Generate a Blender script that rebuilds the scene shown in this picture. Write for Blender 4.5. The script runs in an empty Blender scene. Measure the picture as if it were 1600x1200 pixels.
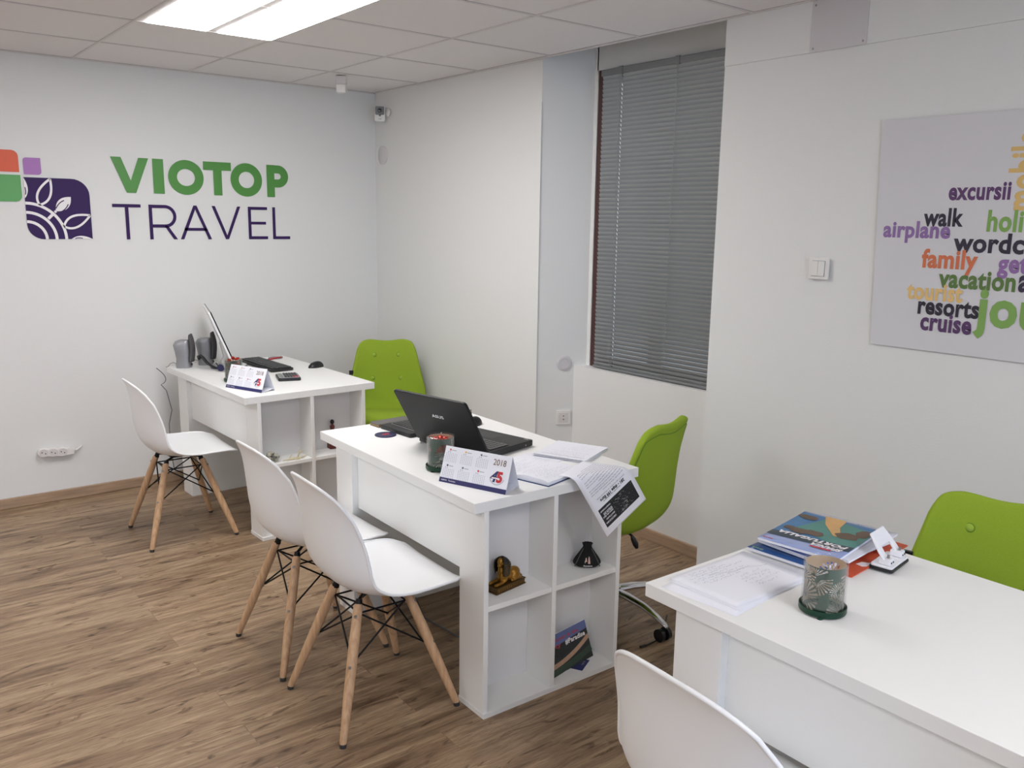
import bpy, bmesh, math, random
from mathutils import Vector, Matrix, noise
PI = math.pi
S = bpy.context.scene
COL = S.collection

# ---------------------------------------------------------------- camera, world, light, exposure
def srgb(r, g, b):
    f = lambda c: (c/255/12.92) if c/255 <= .04045 else ((c/255+.055)/1.055)**2.4
    return (f(r), f(g), f(b), 1.0)

CAM = (-2.9309, -5.1701, 1.5715)
yaw, pitch, roll, FPX = 0.6715, -0.1878, 0.0146, 1342.02
fw = Vector((math.sin(yaw)*math.cos(pitch), math.cos(yaw)*math.cos(pitch), math.sin(pitch)))
rt = Vector((math.cos(yaw), -math.sin(yaw), 0)); up = rt.cross(fw)
r2 = rt*math.cos(roll)+up*math.sin(roll); u2 = -rt*math.sin(roll)+up*math.cos(roll)
cd = bpy.data.cameras.new('camera'); cam = bpy.data.objects.new('camera', cd); COL.objects.link(cam)
cd.sensor_width = 36; cd.lens = FPX*36/1600; cd.clip_start = .02
cam.matrix_world = Matrix(((r2.x, u2.x, -fw.x, CAM[0]), (r2.y, u2.y, -fw.y, CAM[1]), (r2.z, u2.z, -fw.z, CAM[2]), (0, 0, 0, 1)))
S.camera = cam
S.view_settings.view_transform = 'Standard'; S.view_settings.look = 'None'
S.view_settings.gamma = 1; S.view_settings.use_curve_mapping = False
S.view_settings.exposure = 0.0
S.cycles.max_bounces = 10; S.cycles.diffuse_bounces = 6
w = bpy.data.worlds.new('daylight'); S.world = w; w.use_nodes = True
w.node_tree.nodes['Background'].inputs[0].default_value = (.75, .86, 1, 1)
w.node_tree.nodes['Background'].inputs[1].default_value = 1.6
PANEL_EMIT = 17
# unseen area lamp added behind the camera, standing in for daylight
ad = bpy.data.lights.new('added_daylight_lamp', 'AREA'); ad.shape = 'RECTANGLE'; ad.size = 2.9; ad.size_y = 1.7
ad.color = (.42, .62, 1.0); ad.energy = 44
al = bpy.data.objects.new('added_daylight_lamp', ad); COL.objects.link(al)
al.location = (-2.3, -8.7, 1.35); al.rotation_euler = (PI/2, 0, 0)

# ---------------------------------------------------------------- materials
MC = {}
def mat(name, col=(200, 200, 200), rough=.5, metal=0, bump=0, bscale=50, vary=0, vscale=8, spec=.5, **kw):
    if name in MC: return MC[name]
    m = bpy.data.materials.new(name); m.use_nodes = True; MC[name] = m
    nt = m.node_tree; b = nt.nodes['Principled BSDF']
    b.inputs['Base Color'].default_value = srgb(*col); b.inputs['Roughness'].default_value = rough
    b.inputs['Metallic'].default_value = metal; b.inputs['Specular IOR Level'].default_value = spec
    tc = nt.nodes.new('ShaderNodeTexCoord')
    if vary:
        n = nt.nodes.new('ShaderNodeTexNoise'); n.inputs['Scale'].default_value = vscale; n.inputs['Detail'].default_value = 4
        mx = nt.nodes.new('ShaderNodeMix'); mx.data_type = 'RGBA'
        a = srgb(*col); mx.inputs[6].default_value = tuple(max(0, c*(1-vary)) for c in a[:3])+(1,); mx.inputs[7].default_value = tuple(min(1, c*(1+vary)) for c in a[:3])+(1,)
        nt.links.new(tc.outputs['Object'], n.inputs['Vector']); nt.links.new(n.outputs['Fac'], mx.inputs[0]); nt.links.new(mx.outputs[2], b.inputs['Base Color'])
    if bump:
        n = nt.nodes.new('ShaderNodeTexNoise'); n.inputs['Scale'].default_value = bscale; n.inputs['Detail'].default_value = 3
        bp = nt.nodes.new('ShaderNodeBump'); bp.inputs['Strength'].default_value = bump; bp.inputs['Distance'].default_value = .002
        nt.links.new(tc.outputs['Object'], n.inputs['Vector']); nt.links.new(n.outputs['Fac'], bp.inputs['Height']); nt.links.new(bp.outputs[0], b.inputs['Normal'])
    for k, v in kw.items(): b.inputs[k].default_value = v
    return m

def ramp(nt, stops):
    r = nt.nodes.new('ShaderNodeValToRGB'); e = r.color_ramp.elements
    while len(e) < len(stops): e.new(.5)
    for i, (p, c) in enumerate(stops): e[i].position = p; e[i].color = c if len(c) == 4 else srgb(*c)
    return r

def floor_mat():
    m = bpy.data.materials.new('oak_laminate'); m.use_nodes = True; nt = m.node_tree; L = nt.links.new; N = nt.nodes.new
    b = nt.nodes['Principled BSDF']; b.inputs['Roughness'].default_value = .42; b.inputs['Specular IOR Level'].default_value = .35
    g = N('ShaderNodeNewGeometry')
    br = N('ShaderNodeTexBrick'); br.offset = .37; br.inputs['Scale'].default_value = 1; br.inputs['Brick Width'].default_value = 1.28
    br.inputs['Row Height'].default_value = .128; br.inputs['Mortar Size'].default_value = .0012; br.inputs['Mortar Smooth'].default_value = .2
    br.inputs['Color1'].default_value = (0, 0, 0, 1); br.inputs['Color2'].default_value = (1, 1, 1, 1); br.inputs['Mortar'].default_value = (.5, .5, .5, 1)
    mp0 = N('ShaderNodeMapping'); mp0.inputs['Location'].default_value = (.3, .05, 0); L(g.outputs['Position'], mp0.inputs[0]); L(mp0.outputs[0], br.inputs['Vector'])
    off = N('ShaderNodeVectorMath'); off.operation = 'MULTIPLY_ADD'; off.inputs[1].default_value = (7.3, 3.1, 5.7); L(br.outputs['Color'], off.inputs[0]); L(g.outputs['Position'], off.inputs[2])
    def tex(sc, detail, rough, dist, nscale=1):
        mp = N('ShaderNodeMapping'); mp.inputs['Scale'].default_value = sc; L(off.outputs[0], mp.inputs[0])
        n = N('ShaderNodeTexNoise'); n.inputs['Scale'].default_value = nscale; n.inputs['Detail'].default_value = detail; n.inputs['Roughness'].default_value = rough; n.inputs['Distortion'].default_value = dist
        L(mp.outputs[0], n.inputs['Vector']); return n
    broad = tex((2.0, 17, 1), 4, .6, .9); fine = tex((6.5, 80, 1), 6, .7, .6); grain = tex((22, 260, 1), 3, .6, 0); knot = tex((6.5, 21, 1), 3, .55, 1.2)
    r1 = ramp(nt, [(.28, (104, 82, 64)), (.42, (142, 118, 95)), (.56, (164, 140, 114)), (.75, (186, 162, 134))]); L(broad.outputs['Fac'], r1.inputs[0])
    r2_ = ramp(nt, [(.28, (.60, .57, .55, 1)), (.5, (.90, .89, .88, 1)), (.7, (1.10, 1.10, 1.10, 1))]); L(fine.outputs['Fac'], r2_.inputs[0])
    r3 = ramp(nt, [(.3, (.72, .70, .68, 1)), (.6, (1.05, 1.05, 1.05, 1))]); L(grain.outputs['Fac'], r3.inputs[0])
    rk = ramp(nt, [(.29, (.26, .21, .17, 1)), (.35, (.62, .57, .53, 1)), (.405, (1, 1, 1, 1))]); L(knot.outputs['Fac'], rk.inputs[0])
    def mul(a, c, f=1):
        x = N('ShaderNodeMix'); x.data_type = 'RGBA'; x.blend_type = 'MULTIPLY'; x.inputs[0].default_value = f; L(a, x.inputs[6]); L(c, x.inputs[7]); return x.outputs[2]
    c = mul(r1.outputs[0], r2_.outputs[0]); c = mul(c, r3.outputs[0], .8); c = mul(c, rk.outputs[0], .8)
    rb = ramp(nt, [(0, (.90, .89, .86, 1)), (1, (1.02, 1.01, .98, 1))]); L(br.outputs['Color'], rb.inputs[0]); c = mul(c, rb.outputs[0])
    rm = ramp(nt, [(0, (1, 1, 1, 1)), (1, (.86, .85, .84, 1))]); L(br.outputs['Fac'], rm.inputs[0]); c = mul(c, rm.outputs[0])
    L(c, b.inputs['Base Color'])
    bp = N('ShaderNodeBump'); bp.inputs['Strength'].default_value = .25; bp.inputs['Distance'].default_value = .001; L(fine.outputs['Fac'], bp.inputs['Height']); L(bp.outputs[0], b.inputs['Normal'])
    return m

def wood_mat(name, c1, c2, sc=(30, 30, 2.5), rough=.5):
    m = bpy.data.materials.new(name); m.use_nodes = True; nt = m.node_tree; L = nt.links.new; N = nt.nodes.new
    b = nt.nodes['Principled BSDF']; b.inputs['Roughness'].default_value = rough
    tc = N('ShaderNodeTexCoord'); mp = N('ShaderNodeMapping'); mp.inputs['Scale'].default_value = sc; L(tc.outputs['Object'], mp.inputs[0])
    n = N('ShaderNodeTexNoise'); n.inputs['Scale'].default_value = 3; n.inputs['Detail'].default_value = 5; n.inputs['Distortion'].default_value = .4; L(mp.outputs[0], n.inputs['Vector'])
    r = ramp(nt, [(.3, c1), (.7, c2)]); L(n.outputs['Fac'], r.inputs[0]); L(r.outputs[0], b.inputs['Base Color'])
    return m

def emit_mat(name, col, strength):
    m = bpy.data.materials.new(name); m.use_nodes = True; nt = m.node_tree; b = nt.nodes['Principled BSDF']
    b.inputs['Base Color'].default_value = (.9, .9, .9, 1); b.inputs['Emission Color'].default_value = col; b.inputs['Emission Strength'].default_value = strength
    return m

def glass_mat(name, tint=(1, 1, 1, 1), mixf=.86, rough=.02):
    m = bpy.data.materials.new(name); m.use_nodes = True; nt = m.node_tree; N = nt.nodes.new; L = nt.links.new
    nt.nodes.remove(nt.nodes['Principled BSDF']); out = nt.nodes['Material Output']
    t = N('ShaderNodeBsdfTransparent'); t.inputs[0].default_value = tint; g = N('ShaderNodeBsdfGlossy'); g.inputs['Roughness'].default_value = rough
    fr = N('ShaderNodeLayerWeight'); fr.inputs['Blend'].default_value = .25
    ma = N('ShaderNodeMath'); ma.operation = 'MULTIPLY_ADD'; ma.inputs[1].default_value = .35; ma.inputs[2].default_value = 1-mixf; ma.use_clamp = True
    mx = N('ShaderNodeMixShader'); L(fr.outputs['Facing'], ma.inputs[0]); L(ma.outputs[0], mx.inputs[0]); L(t.outputs[0], mx.inputs[1]); L(g.outputs[0], mx.inputs[2]); L(mx.outputs[0], out.inputs[0])
    return m

M_wall = mat('wall_paint', (223, 223, 221), .75, bump=.25, bscale=160)
M_ceil = mat('ceiling_tile', (230, 226, 226), .9, bump=.6, bscale=220, vary=.02, vscale=60)
M_tbar = mat('tbar_white', (214, 209, 207), .6)
M_lam = mat('white_laminate', (236, 236, 234), .38, bump=.12, bscale=90)
M_lamback = mat('white_backboard', (222, 222, 224), .5)
M_shell = mat('white_plastic', (234, 235, 236), .33)
M_blackmetal = mat('black_metal', (22, 22, 24), .4, .6)
M_black = mat('black_plastic', (20, 20, 22), .42)
M_blackg = mat('black_gloss', (12, 12, 13), .15)
M_dark = mat('dark_grey_plastic', (52, 54, 56), .45)
M_green = mat('green_felt', (143, 168, 52), .92, bump=.5, bscale=700, vary=.10, vscale=260, spec=.15)
M_greenb = mat('green_felt_button', (150, 176, 62), .9, bump=.3, bscale=500)
M_seam = mat('green_seam', (104, 134, 30), .9)
M_chrome = mat('chrome', (205, 205, 208), .12, 1)
M_steel = mat('brushed_steel', (150, 148, 145), .35, 1)
M_paper = mat('paper', (232, 233, 240), .8)
M_ink = mat('ink_grey', (96, 98, 106), .8)
M_inkd = mat('ink_black', (26, 27, 31), .7)
M_pen = mat('pencil_scribble', (168, 168, 178), .8)
M_beech = wood_mat('beech', (176, 138, 103), (206, 170, 132))
M_base = wood_mat('oak_skirting', (146, 121, 98), (176, 150, 124), (1.6, 1.6, 22))
M_wsock = mat('socket_white', (226, 224, 220), .35)
M_hole = mat('socket_hole', (60, 58, 55), .6)
M_floor = floor_mat()
M_emit = emit_mat('lamp_diffuser', (1, .985, .985, 1), PANEL_EMIT)
M_glass = glass_mat('clear_glass', mixf=.97)
M_purple = mat('logo_purple', (56, 38, 86), .6, spec=.2)
M_purple2 = mat('logo_letter_purple', (56, 34, 84), .6, spec=.2)
M_logogreen = mat('logo_green', (78, 140, 62), .45)
M_logogreen2 = mat('logo_square_green', (92, 160, 92), .5)
M_orange = mat('logo_orange', (214, 92, 58), .5)
M_violet = mat('logo_violet', (164, 112, 178), .5)
M_white = mat('decal_white', (236, 232, 232), .5)
M_navy = mat('navy_print', (36, 36, 92), .5)
M_red = mat('red_print', (190, 40, 50), .5)

# ---------------------------------------------------------------- mesh helpers
def T(m, v): return [m @ Vector(p) for p in v]
ID = Matrix.Identity(4)
def box(bm, x0, x1, y0, y1, z0, z1, m=ID):
    v = [bm.verts.new(m @ Vector(p)) for p in ((x0, y0, z0), (x1, y0, z0), (x1, y1, z0), (x0, y1, z0), (x0, y0, z1), (x1, y0, z1), (x1, y1, z1), (x0, y1, z1))]
    for f in ((3, 2, 1, 0), (4, 5, 6, 7), (0, 1, 5, 4), (1, 2, 6, 5), (2, 3, 7, 6), (3, 0, 4, 7)): bm.faces.new([v[i] for i in f])
def prism(bm, pts, z0, z1, m=ID):
    a = sum(pts[i][0]*pts[(i+1) % len(pts)][1]-pts[(i+1) % len(pts)][0]*pts[i][1] for i in range(len(pts)))
    if a < 0: pts = pts[::-1]
    lo = [bm.verts.new(m @ Vector((p[0], p[1], z0))) for p in pts]; hi = [bm.verts.new(m @ Vector((p[0], p[1], z1))) for p in pts]
    n = len(pts); bm.faces.new(lo[::-1]); bm.faces.new(hi)
    for i in range(n): bm.faces.new((lo[i], lo[(i+1) % n], hi[(i+1) % n], hi[i]))
def rrect(x0, x1, y0, y1, r, n=5):
    out = []
    rr = r if isinstance(r, (list, tuple)) else [r]*4   # BL BR TR TL
    for (cx, cy, a0, q) in ((x0+rr[0], y0+rr[0], PI, rr[0]), (x1-rr[1], y0+rr[1], 1.5*PI, rr[1]), (x1-rr[2], y1-rr[2], 0, rr[2]), (x0+rr[3], y1-rr[3], .5*PI, rr[3])):
        if q < 1e-6: out.append((cx, cy)); continue
        for k in range(n+1): a = a0+k*PI/2/n; out.append((cx+q*math.cos(a), cy+q*math.sin(a)))
    return out
def tube(bm, pts, r, n=10, caps=True, m=ID):
    pts = [Vector(p) for p in pts]; rs = r if isinstance(r, (list, tuple)) else [r]*len(pts); rings = []; prev = None
    for i, p in enumerate(pts):
        d = (pts[min(i+1, len(pts)-1)]-pts[max(i-1, 0)]).normalized()
        if prev is None: a = d.orthogonal().normalized()
        else:
            a = prev-d*prev.dot(d); a = a.normalized() if a.length > 1e-6 else d.orthogonal().normalized()
        prev = a; b = d.cross(a)
        rings.append([bm.verts.new(m @ (p+a*math.cos(2*PI*k/n)*rs[i]+b*math.sin(2*PI*k/n)*rs[i])) for k in range(n)])
    for i in range(len(rings)-1):
        for k in range(n): bm.faces.new((rings[i][k], rings[i][(k+1) % n], rings[i+1][(k+1) % n], rings[i+1][k]))
    if caps: bm.faces.new(rings[0][::-1]); bm.faces.new(rings[-1])
def closed_tube(bm, pts, r, n=8):
    pts = [Vector(p) for p in pts]; N = len(pts); rings = []; prev = None
    for i, p in enumerate(pts):
        d = (pts[(i+1) % N]-pts[i-1]).normalized()
        if prev is None: a = d.orthogonal().normalized()
        else: a = (prev-d*prev.dot(d)).normalized()
        prev = a; b = d.cross(a)
        rings.append([bm.verts.new(p+a*math.cos(2*PI*k/n)*r+b*math.sin(2*PI*k/n)*r) for k in range(n)])
    for i in range(N):
        A, B = rings[i], rings[(i+1) % N]
        if i == N-1:
            sh = min(range(n), key=lambda s: (A[0].co-B[s].co).length); B = B[sh:]+B[:sh]
        for k in range(n): bm.faces.new((A[k], A[(k+1) % n], B[(k+1) % n], B[k]))
def lathe(bm, prof, n=32, m=ID, cap=True):
    rings = [[bm.verts.new(m @ Vector((max(r, 1e-5)*math.cos(2*PI*k/n), max(r, 1e-5)*math.sin(2*PI*k/n), z))) for k in range(n)] for r, z in prof]
    for i in range(len(rings)-1):
        for k in range(n): bm.faces.new((rings[i][k], rings[i][(k+1) % n], rings[i+1][(k+1) % n], rings[i+1][k]))
    if cap: bm.faces.new(rings[0][::-1]); bm.faces.new(rings[-1])
def ball(bm, c, r, m=ID, seg=16, rot=None):
    r = (r, r, r) if not isinstance(r, (tuple, list)) else r
    mm = m @ Matrix.Translation(Vector(c)) @ (rot if rot else ID) @ Matrix.Diagonal((*r, 1))
    bmesh.ops.create_uvsphere(bm, u_segments=seg, v_segments=max(6, seg//2+2), radius=1, matrix=mm)
def flat(bm, pts2, f):
    a = sum(pts2[i][0]*pts2[(i+1) % len(pts2)][1]-pts2[(i+1) % len(pts2)][0]*pts2[i][1] for i in range(len(pts2)))
    if a < 0: pts2 = pts2[::-1]
    bm.faces.new([bm.verts.new(f(*p)) for p in pts2])
def ribbon(bm, pts, wd, f, closed=False):
    n = len(pts); L = []; R = []
    for i in range(n):
        a = Vector(pts[(i-1) % n] if (closed or i > 0) else pts[0]); b = Vector(pts[(i+1) % n] if (closed or i < n-1) else pts[-1])
        d = (b-a); d = d.normalized() if d.length > 1e-9 else Vector((1, 0)); nn = Vector((-d.y, d.x)); ww = wd[i] if isinstance(wd, (list, tuple)) else wd
        L.append(bm.verts.new(f(*(Vector(pts[i])+nn*ww/2)))); R.append(bm.verts.new(f(*(Vector(pts[i])-nn*ww/2))))
    for i in range(n if closed else n-1):
        j = (i+1) % n; bm.faces.new((R[i], R[j], L[j], L[i]))
def bez(p0, p1, p2, p3=None, n=12):
    out = []
    for i in range(n+1):
        t = i/n
        if p3 is None: out.append(tuple((1-t)**2*a+2*t*(1-t)*b+t*t*c for a, b, c in zip(p0, p1, p2)))
        else: out.append(tuple((1-t)**3*a+3*t*(1-t)**2*b+3*t*t*(1-t)*c+t**3*d for a, b, c, d in zip(p0, p1, p2, p3)))
    return out
def crom(pts, s):
    n = len(pts)-1; x = min(max(s, 0), 1)*n; i = min(int(x), n-1); t = x-i
    p0, p1, p2, p3 = pts[max(i-1, 0)], pts[i], pts[i+1], pts[min(i+2, n)]
    return [.5*((2*b)+(-a+c)*t+(2*a-5*b+4*c-d)*t*t+(-a+3*b-3*c+d)*t**3) for a, b, c, d in zip(p0, p1, p2, p3)]

def link(name, bm, m, parent=None, smooth=None, bevel=0, mods=(), loc=None, rotz=None, fixn=True):
    if fixn: bmesh.ops.recalc_face_normals(bm, faces=bm.faces)
    me = bpy.data.meshes.new(name); bm.to_mesh(me); bm.free(); me.materials.append(m)
    o = bpy.data.objects.new(name, me); COL.objects.link(o)
    if parent: o.parent = parent
    if smooth: 
        me.shade_smooth()
        if smooth is not True:
            try: me.set_sharp_from_angle(angle=math.radians(smooth))
            except Exception: pass
    if bevel:
        b = o.modifiers.new('bevel', 'BEVEL'); b.width = bevel; b.segments = 2; b.limit_method = 'ANGLE'; b.angle_limit = math.radians(40)
    for k in mods:
        md = o.modifiers.new(k[0].lower(), k[0])
        for a, v in k[1].items(): setattr(md, a, v)
    if loc is not None: o.location = loc
    if rotz is not None: o.rotation_euler = (0, 0, rotz)
    return o
def tag(o, label, cat, group=None):
    o['label'] = label; o['category'] = cat
    if group: o['group'] = group
    return o
def thing(name, label, cat, loc=(0, 0, 0), rotz=0, group=None):
    o = bpy.data.objects.new(name, None); COL.objects.link(o); o.location = loc; o.rotation_euler = (0, 0, rotz); o.empty_display_size = .05
    return tag(o, label, cat, group)
def struct(name, bm, m, **k):
    o = link(name, bm, m, **k); o['kind'] = 'structure'; return o
def copy_tree(o, parent=None):
    c = o.copy(); COL.objects.link(c); c.parent = parent
    for ch in list(o.children): copy_tree(ch, c)
    return c
def NB(): return bmesh.new()

# text as flat geometry
_tc = {}
def glyphs(s, offset=0.0):
    k = (s, offset)
    if k in _tc: return _tc[k]
    c = bpy.data.curves.new('t', 'FONT'); c.body = s; c.size = 1; c.offset = offset; c.space_character = 1+max(0, offset-.012)*2.6; c.resolution_u = 3; c.fill_mode = 'BOTH'
    o = bpy.data.objects.new('t', c); COL.objects.link(o); dg = bpy.context.evaluated_depsgraph_get()
    me = bpy.data.meshes.new_from_object(o.evaluated_get(dg))
    vs = [(v.co.x, v.co.y) for v in me.vertices]; fs = [list(p.vertices) for p in me.polygons]
    bpy.data.objects.remove(o); bpy.data.curves.remove(c); bpy.data.meshes.remove(me)
    _tc[k] = (vs, fs); return _tc[k]
XH = None
def text(bm, s, f, x0, x1, y0, h, offset=0.0, slant=0):
    """lay text s from x0 to x1 with baseline y0; h = height of a lower-case x"""
    global XH
    if XH is None: XH = max(v[1] for v in glyphs('x')[0])
    vs, fs = glyphs(s, offset)
    a = min(v[0] for v in vs); b = max(v[0] for v in vs); sx = (x1-x0)/(b-a); sy = h/XH
    nv = [bm.verts.new(f(x0+(v[0]-a)*sx+slant*v[1]*sy, y0+v[1]*sy)) for v in vs]
    for q in fs:
        try: bm.faces.new([nv[i] for i in q])
        except ValueError: pass
def scribble(bm, f, x0, x1, y0, y1, lines, seed, wd=.0007, amp=.25):
    rnd = random.Random(seed)
    for i in range(lines):
        y = y1-(i+.5)*(y1-y0)/lines; xa = x0+rnd.random()*.15*(x1-x0); xb = x1-rnd.random()*.45*(x1-x0); x = xa; dy = (y1-y0)/lines*amp; pts = []
        while x < xb:
            pts.append((x, y+rnd.uniform(-dy, dy))); x += rnd.uniform(.0012, .0032)
            if rnd.random() < .12 or len(pts) > 14:
                if len(pts) > 2: ribbon(bm, pts, wd, f)
                pts = []; x += rnd.uniform(.002, .006)
        if len(pts) > 2: ribbon(bm, pts, wd, f)

# ---------------------------------------------------------------- room shell
H = 2.378
YB = -8.8; XL = -5.2
bm = NB(); box(bm, XL-.2, .45, YB-.2, .2, -.1, 0); struct('floor', bm, M_floor)
bm = NB(); box(bm, XL-.2, .6, 0, .2, 0, 2.75); box(bm, XL, -.9, -.0025, 0, 2.18, H); struct('wall_back', bm, M_wall)
bm = NB(); box(bm, XL-.2, XL, YB, 0, 0, 2.75); struct('wall_left', bm, M_wall)
bm = NB()
box(bm, XL, -3.9, YB-.2, YB, 0, 2.75); box(bm, -.7, .45, YB-.2, YB, 0, 2.75); box(bm, -3.9, -.7, YB-.2, YB, 0, .45); box(bm, -3.9, -.7, YB-.2, YB, 2.25, 2.75)
struct('wall_front', bm, M_wall)
bm = NB()
prism(bm, [(0, 0), (0, -1.693), (.24, -1.823), (.24, -1.848), (.42, -1.848), (.42, 0)], 0, 2.7)
prism(bm, [(0, -2.835), (0, YB), (.42, YB), (.42, -2.70), (.24, -2.70)], 0, 2.7)
prism(bm, [(.18, -1.7905), (.42, -1.7905), (.42, -2.735), (.18, -2.735)], 0, .81)
box(bm, .24, .42, -2.72, -1.84, 2.325, 2.7)
box(bm, -.005, .001, -1.697, -.0001, 0, 2.165)
box(bm, -.007, .001, YB, -2.838, 2.195, H)
struct('wall_right', bm, M_wall)
bm = NB(); box(bm, XL, .0, YB, 0, H, H+.02); struct('ceiling', bm, M_ceil)
bm = NB(); box(bm, XL-.2, .6, YB-.2, .2, 2.7, 2.76); struct('roof_slab', bm, M_wall)  # unseen roof slab, spread over the room to keep sky light out
# T-bar grid
bm = NB(); xs = [-.609-.6*i for i in range(8)]; ys = [-.567-.6*i for i in range(12)]
for x in xs:
    box(bm, x-.006, x+.006, YB, 0, H-.004, H+.001)
for y in ys: box(bm, XL, 0, y-.006, y+.006, H-.0035, H+.001)
box(bm, -.02, .0, YB, 0, H-.005, H+.001); box(bm, XL, 0, -.02, 0, H-.005, H+.001)
struct('trim_2', bm, M_tbar)
M_gap = mat('ceiling_gap', (158, 153, 151), .9)
bm = NB()
for x in xs: box(bm, x+.006, x+.009, YB, 0, H-.0012, H+.001)
for y in ys: box(bm, XL, 0, y-.0085, y-.006, H-.001, H+.001)
box(bm, -.022, -.02, YB, 0, H-.0012, H+.001); box(bm, XL, 0, -.0225, -.02, H-.0012, H+.001)
struct('trim_3', bm, M_gap)
# skirting
bm = NB(); box(bm, XL, -.001, -.014, 0, 0, .058); struct('baseboard_back', bm, M_base, bevel=.004)
bm = NB(); box(bm, -.018, -.005, -1.69, -.014, 0, .058); box(bm, -.014, 0, YB, -2.84, 0, .058); box(bm, .166, .18, -2.735, -1.79, 0, .06)
prism(bm, [(-.018, -1.69), (.166, -1.79), (.166, -1.804), (-.018, -1.704)], 0, .06); struct('baseboard_right', bm, M_base, bevel=.003)
# niche window
wn = bpy.data.objects.new('window_1', None); COL.objects.link(wn); wn.location = (.275, -2.28, .81); wn['kind'] = 'structure'
M_brown = mat('brown_window_frame', (70, 38, 34), .45)
bm = NB(); box(bm, -.03, .03, 0.365, .432, 0, 1.515); box(bm, -.03, .03, -.42, -.37, 0, 1.515); box(bm, -.03, .03, -.37, .37, 1.455, 1.515); box(bm, -.03, .03, -.37, .37, 0, .05); box(bm, -.025, .025, -.025, .025, .05, 1.455)
link('window_frame', bm, M_brown, wn, bevel=.003)
bm = NB(); box(bm, -.003, .003, -.37, .37, .05, 1.455); link('pane', bm, M_glass, wn)
# unseen window added behind the camera, around the daylight lamp
ws = bpy.data.objects.new('window_2', None); COL.objects.link(ws); ws.location = (-2.3, YB-.1, .45); ws['kind'] = 'structure'
bm = NB(); box(bm, -1.6, 1.6, -.03, .03, 0, .06); box(bm, -1.6, 1.6, -.03, .03, 1.74, 1.8); box(bm, -1.6, -1.54, -.03, .03, .06, 1.74); box(bm, 1.54, 1.6, -.03, .03, .06, 1.74); box(bm, -.03, .03, -.03, .03, .06, 1.74)
link('window_frame', bm, M_brown, ws)

# venetian blind
bl = thing('venetian_blind', 'closed grey venetian blind hanging in the recessed window', 'blind', (.222, -2.30, .815))
M_slat = mat('slat_grey', (148, 151, 152), .42, .25, vary=.05, vscale=3)
M_rail = mat('rail_grey', (128, 130, 132), .4, .3)
bm = NB(); nsl = 69; z0 = .018; z1 = 1.462; tilt = math.radians(66)
for i in range(nsl):
    zc = z0+(z1-z0)*i/(nsl-1); pts = []
    for k in range(5):
        s = (k/4-.5)*.025; bow = .0022*(1-(2*k/4-1)**2)
        pts.append((s*math.cos(tilt)-bow*math.sin(tilt), zc+s*math.sin(tilt)*-1-bow*math.cos(tilt)*0))
    yy_ = [.395, .2622, .2578, -.44]; rows = [[bm.verts.new((p[0], y, p[1])) for p in pts] for y in yy_]
    for q in range(3):
        for k in range(4):
            if q == 1 and k in (1, 2): continue   # the cord hole in each slat
            bm.faces.new((rows[q][k], rows[q][k+1], rows[q+1][k+1], rows[q+1][k]))
link('slat_panel', bm, M_slat, bl, smooth=True, fixn=False)
bm = NB(); box(bm, -.014, .012, -.44, .398, 1.472, 1.502); link('head_rail', bm, M_rail, bl, bevel=.002)
bm = NB(); box(bm, -.012, .012, -.44, .396, 0, .012); link('bottom_rail', bm, M_rail, bl, bevel=.002)
for yy in (.266, -.10, -.40):
    bm = NB(); tube(bm, [(-.0145, yy, .005), (-.0145, yy, 1.475)], .0009, 6)
    for i in range(nsl): box(bm, -.0155, .012, yy-.0012, yy+.0012, z0+(z1-z0)*i/(nsl-1)-.0136, z0+(z1-z0)*i/(nsl-1)-.0128)
    link('ladder_cord', bm, M_rail, bl)
for yy in (.26, -.10):
    bm = NB(); box(bm, -.017, -.008, yy-.011, yy+.011, 1.468, 1.506); link('bracket_clip', bm, M_rail, bl, bevel=.001)

# ---------------------------------------------------------------- ceiling lights
def ceiling_light(x0, y0, label):
    t = thing('ceiling_light', label, 'ceiling light', (x0+.3, y0-.6, H), 0, 'twin strip ceiling lights')
    bm = NB()
    for a, b in ((-.29, -.257), (-.006-.02, .04-.01), (.257+.03, .297)): pass
    box(bm, -.292, .292, -.592, .592, -.0015, 0); fr = link('housing', bm, M_tbar, t)
    for a, b in ((-.262, .0), (.0, .262)):
        a2, b2 = (-.261, -.003) if a < 0 else (.046, .293)
        bm = NB(); prism(bm, rrect(a2, b2, -.585, .585, .008), -.006, -.0016); link('diffuser', bm, M_emit, t)
    return t
ceiling_light(-1.809, -1.167, 'bright twin strip light panel set flush in the tiled ceiling')
for (x, y) in ((-4.209, -1.167), (-4.209, -4.767), (-1.809, -5.367)):  # unseen panels, added only to light the room
    ceiling_light(x, y, 'unseen twin strip light panel added to the tiled ceiling to light the room')

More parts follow.
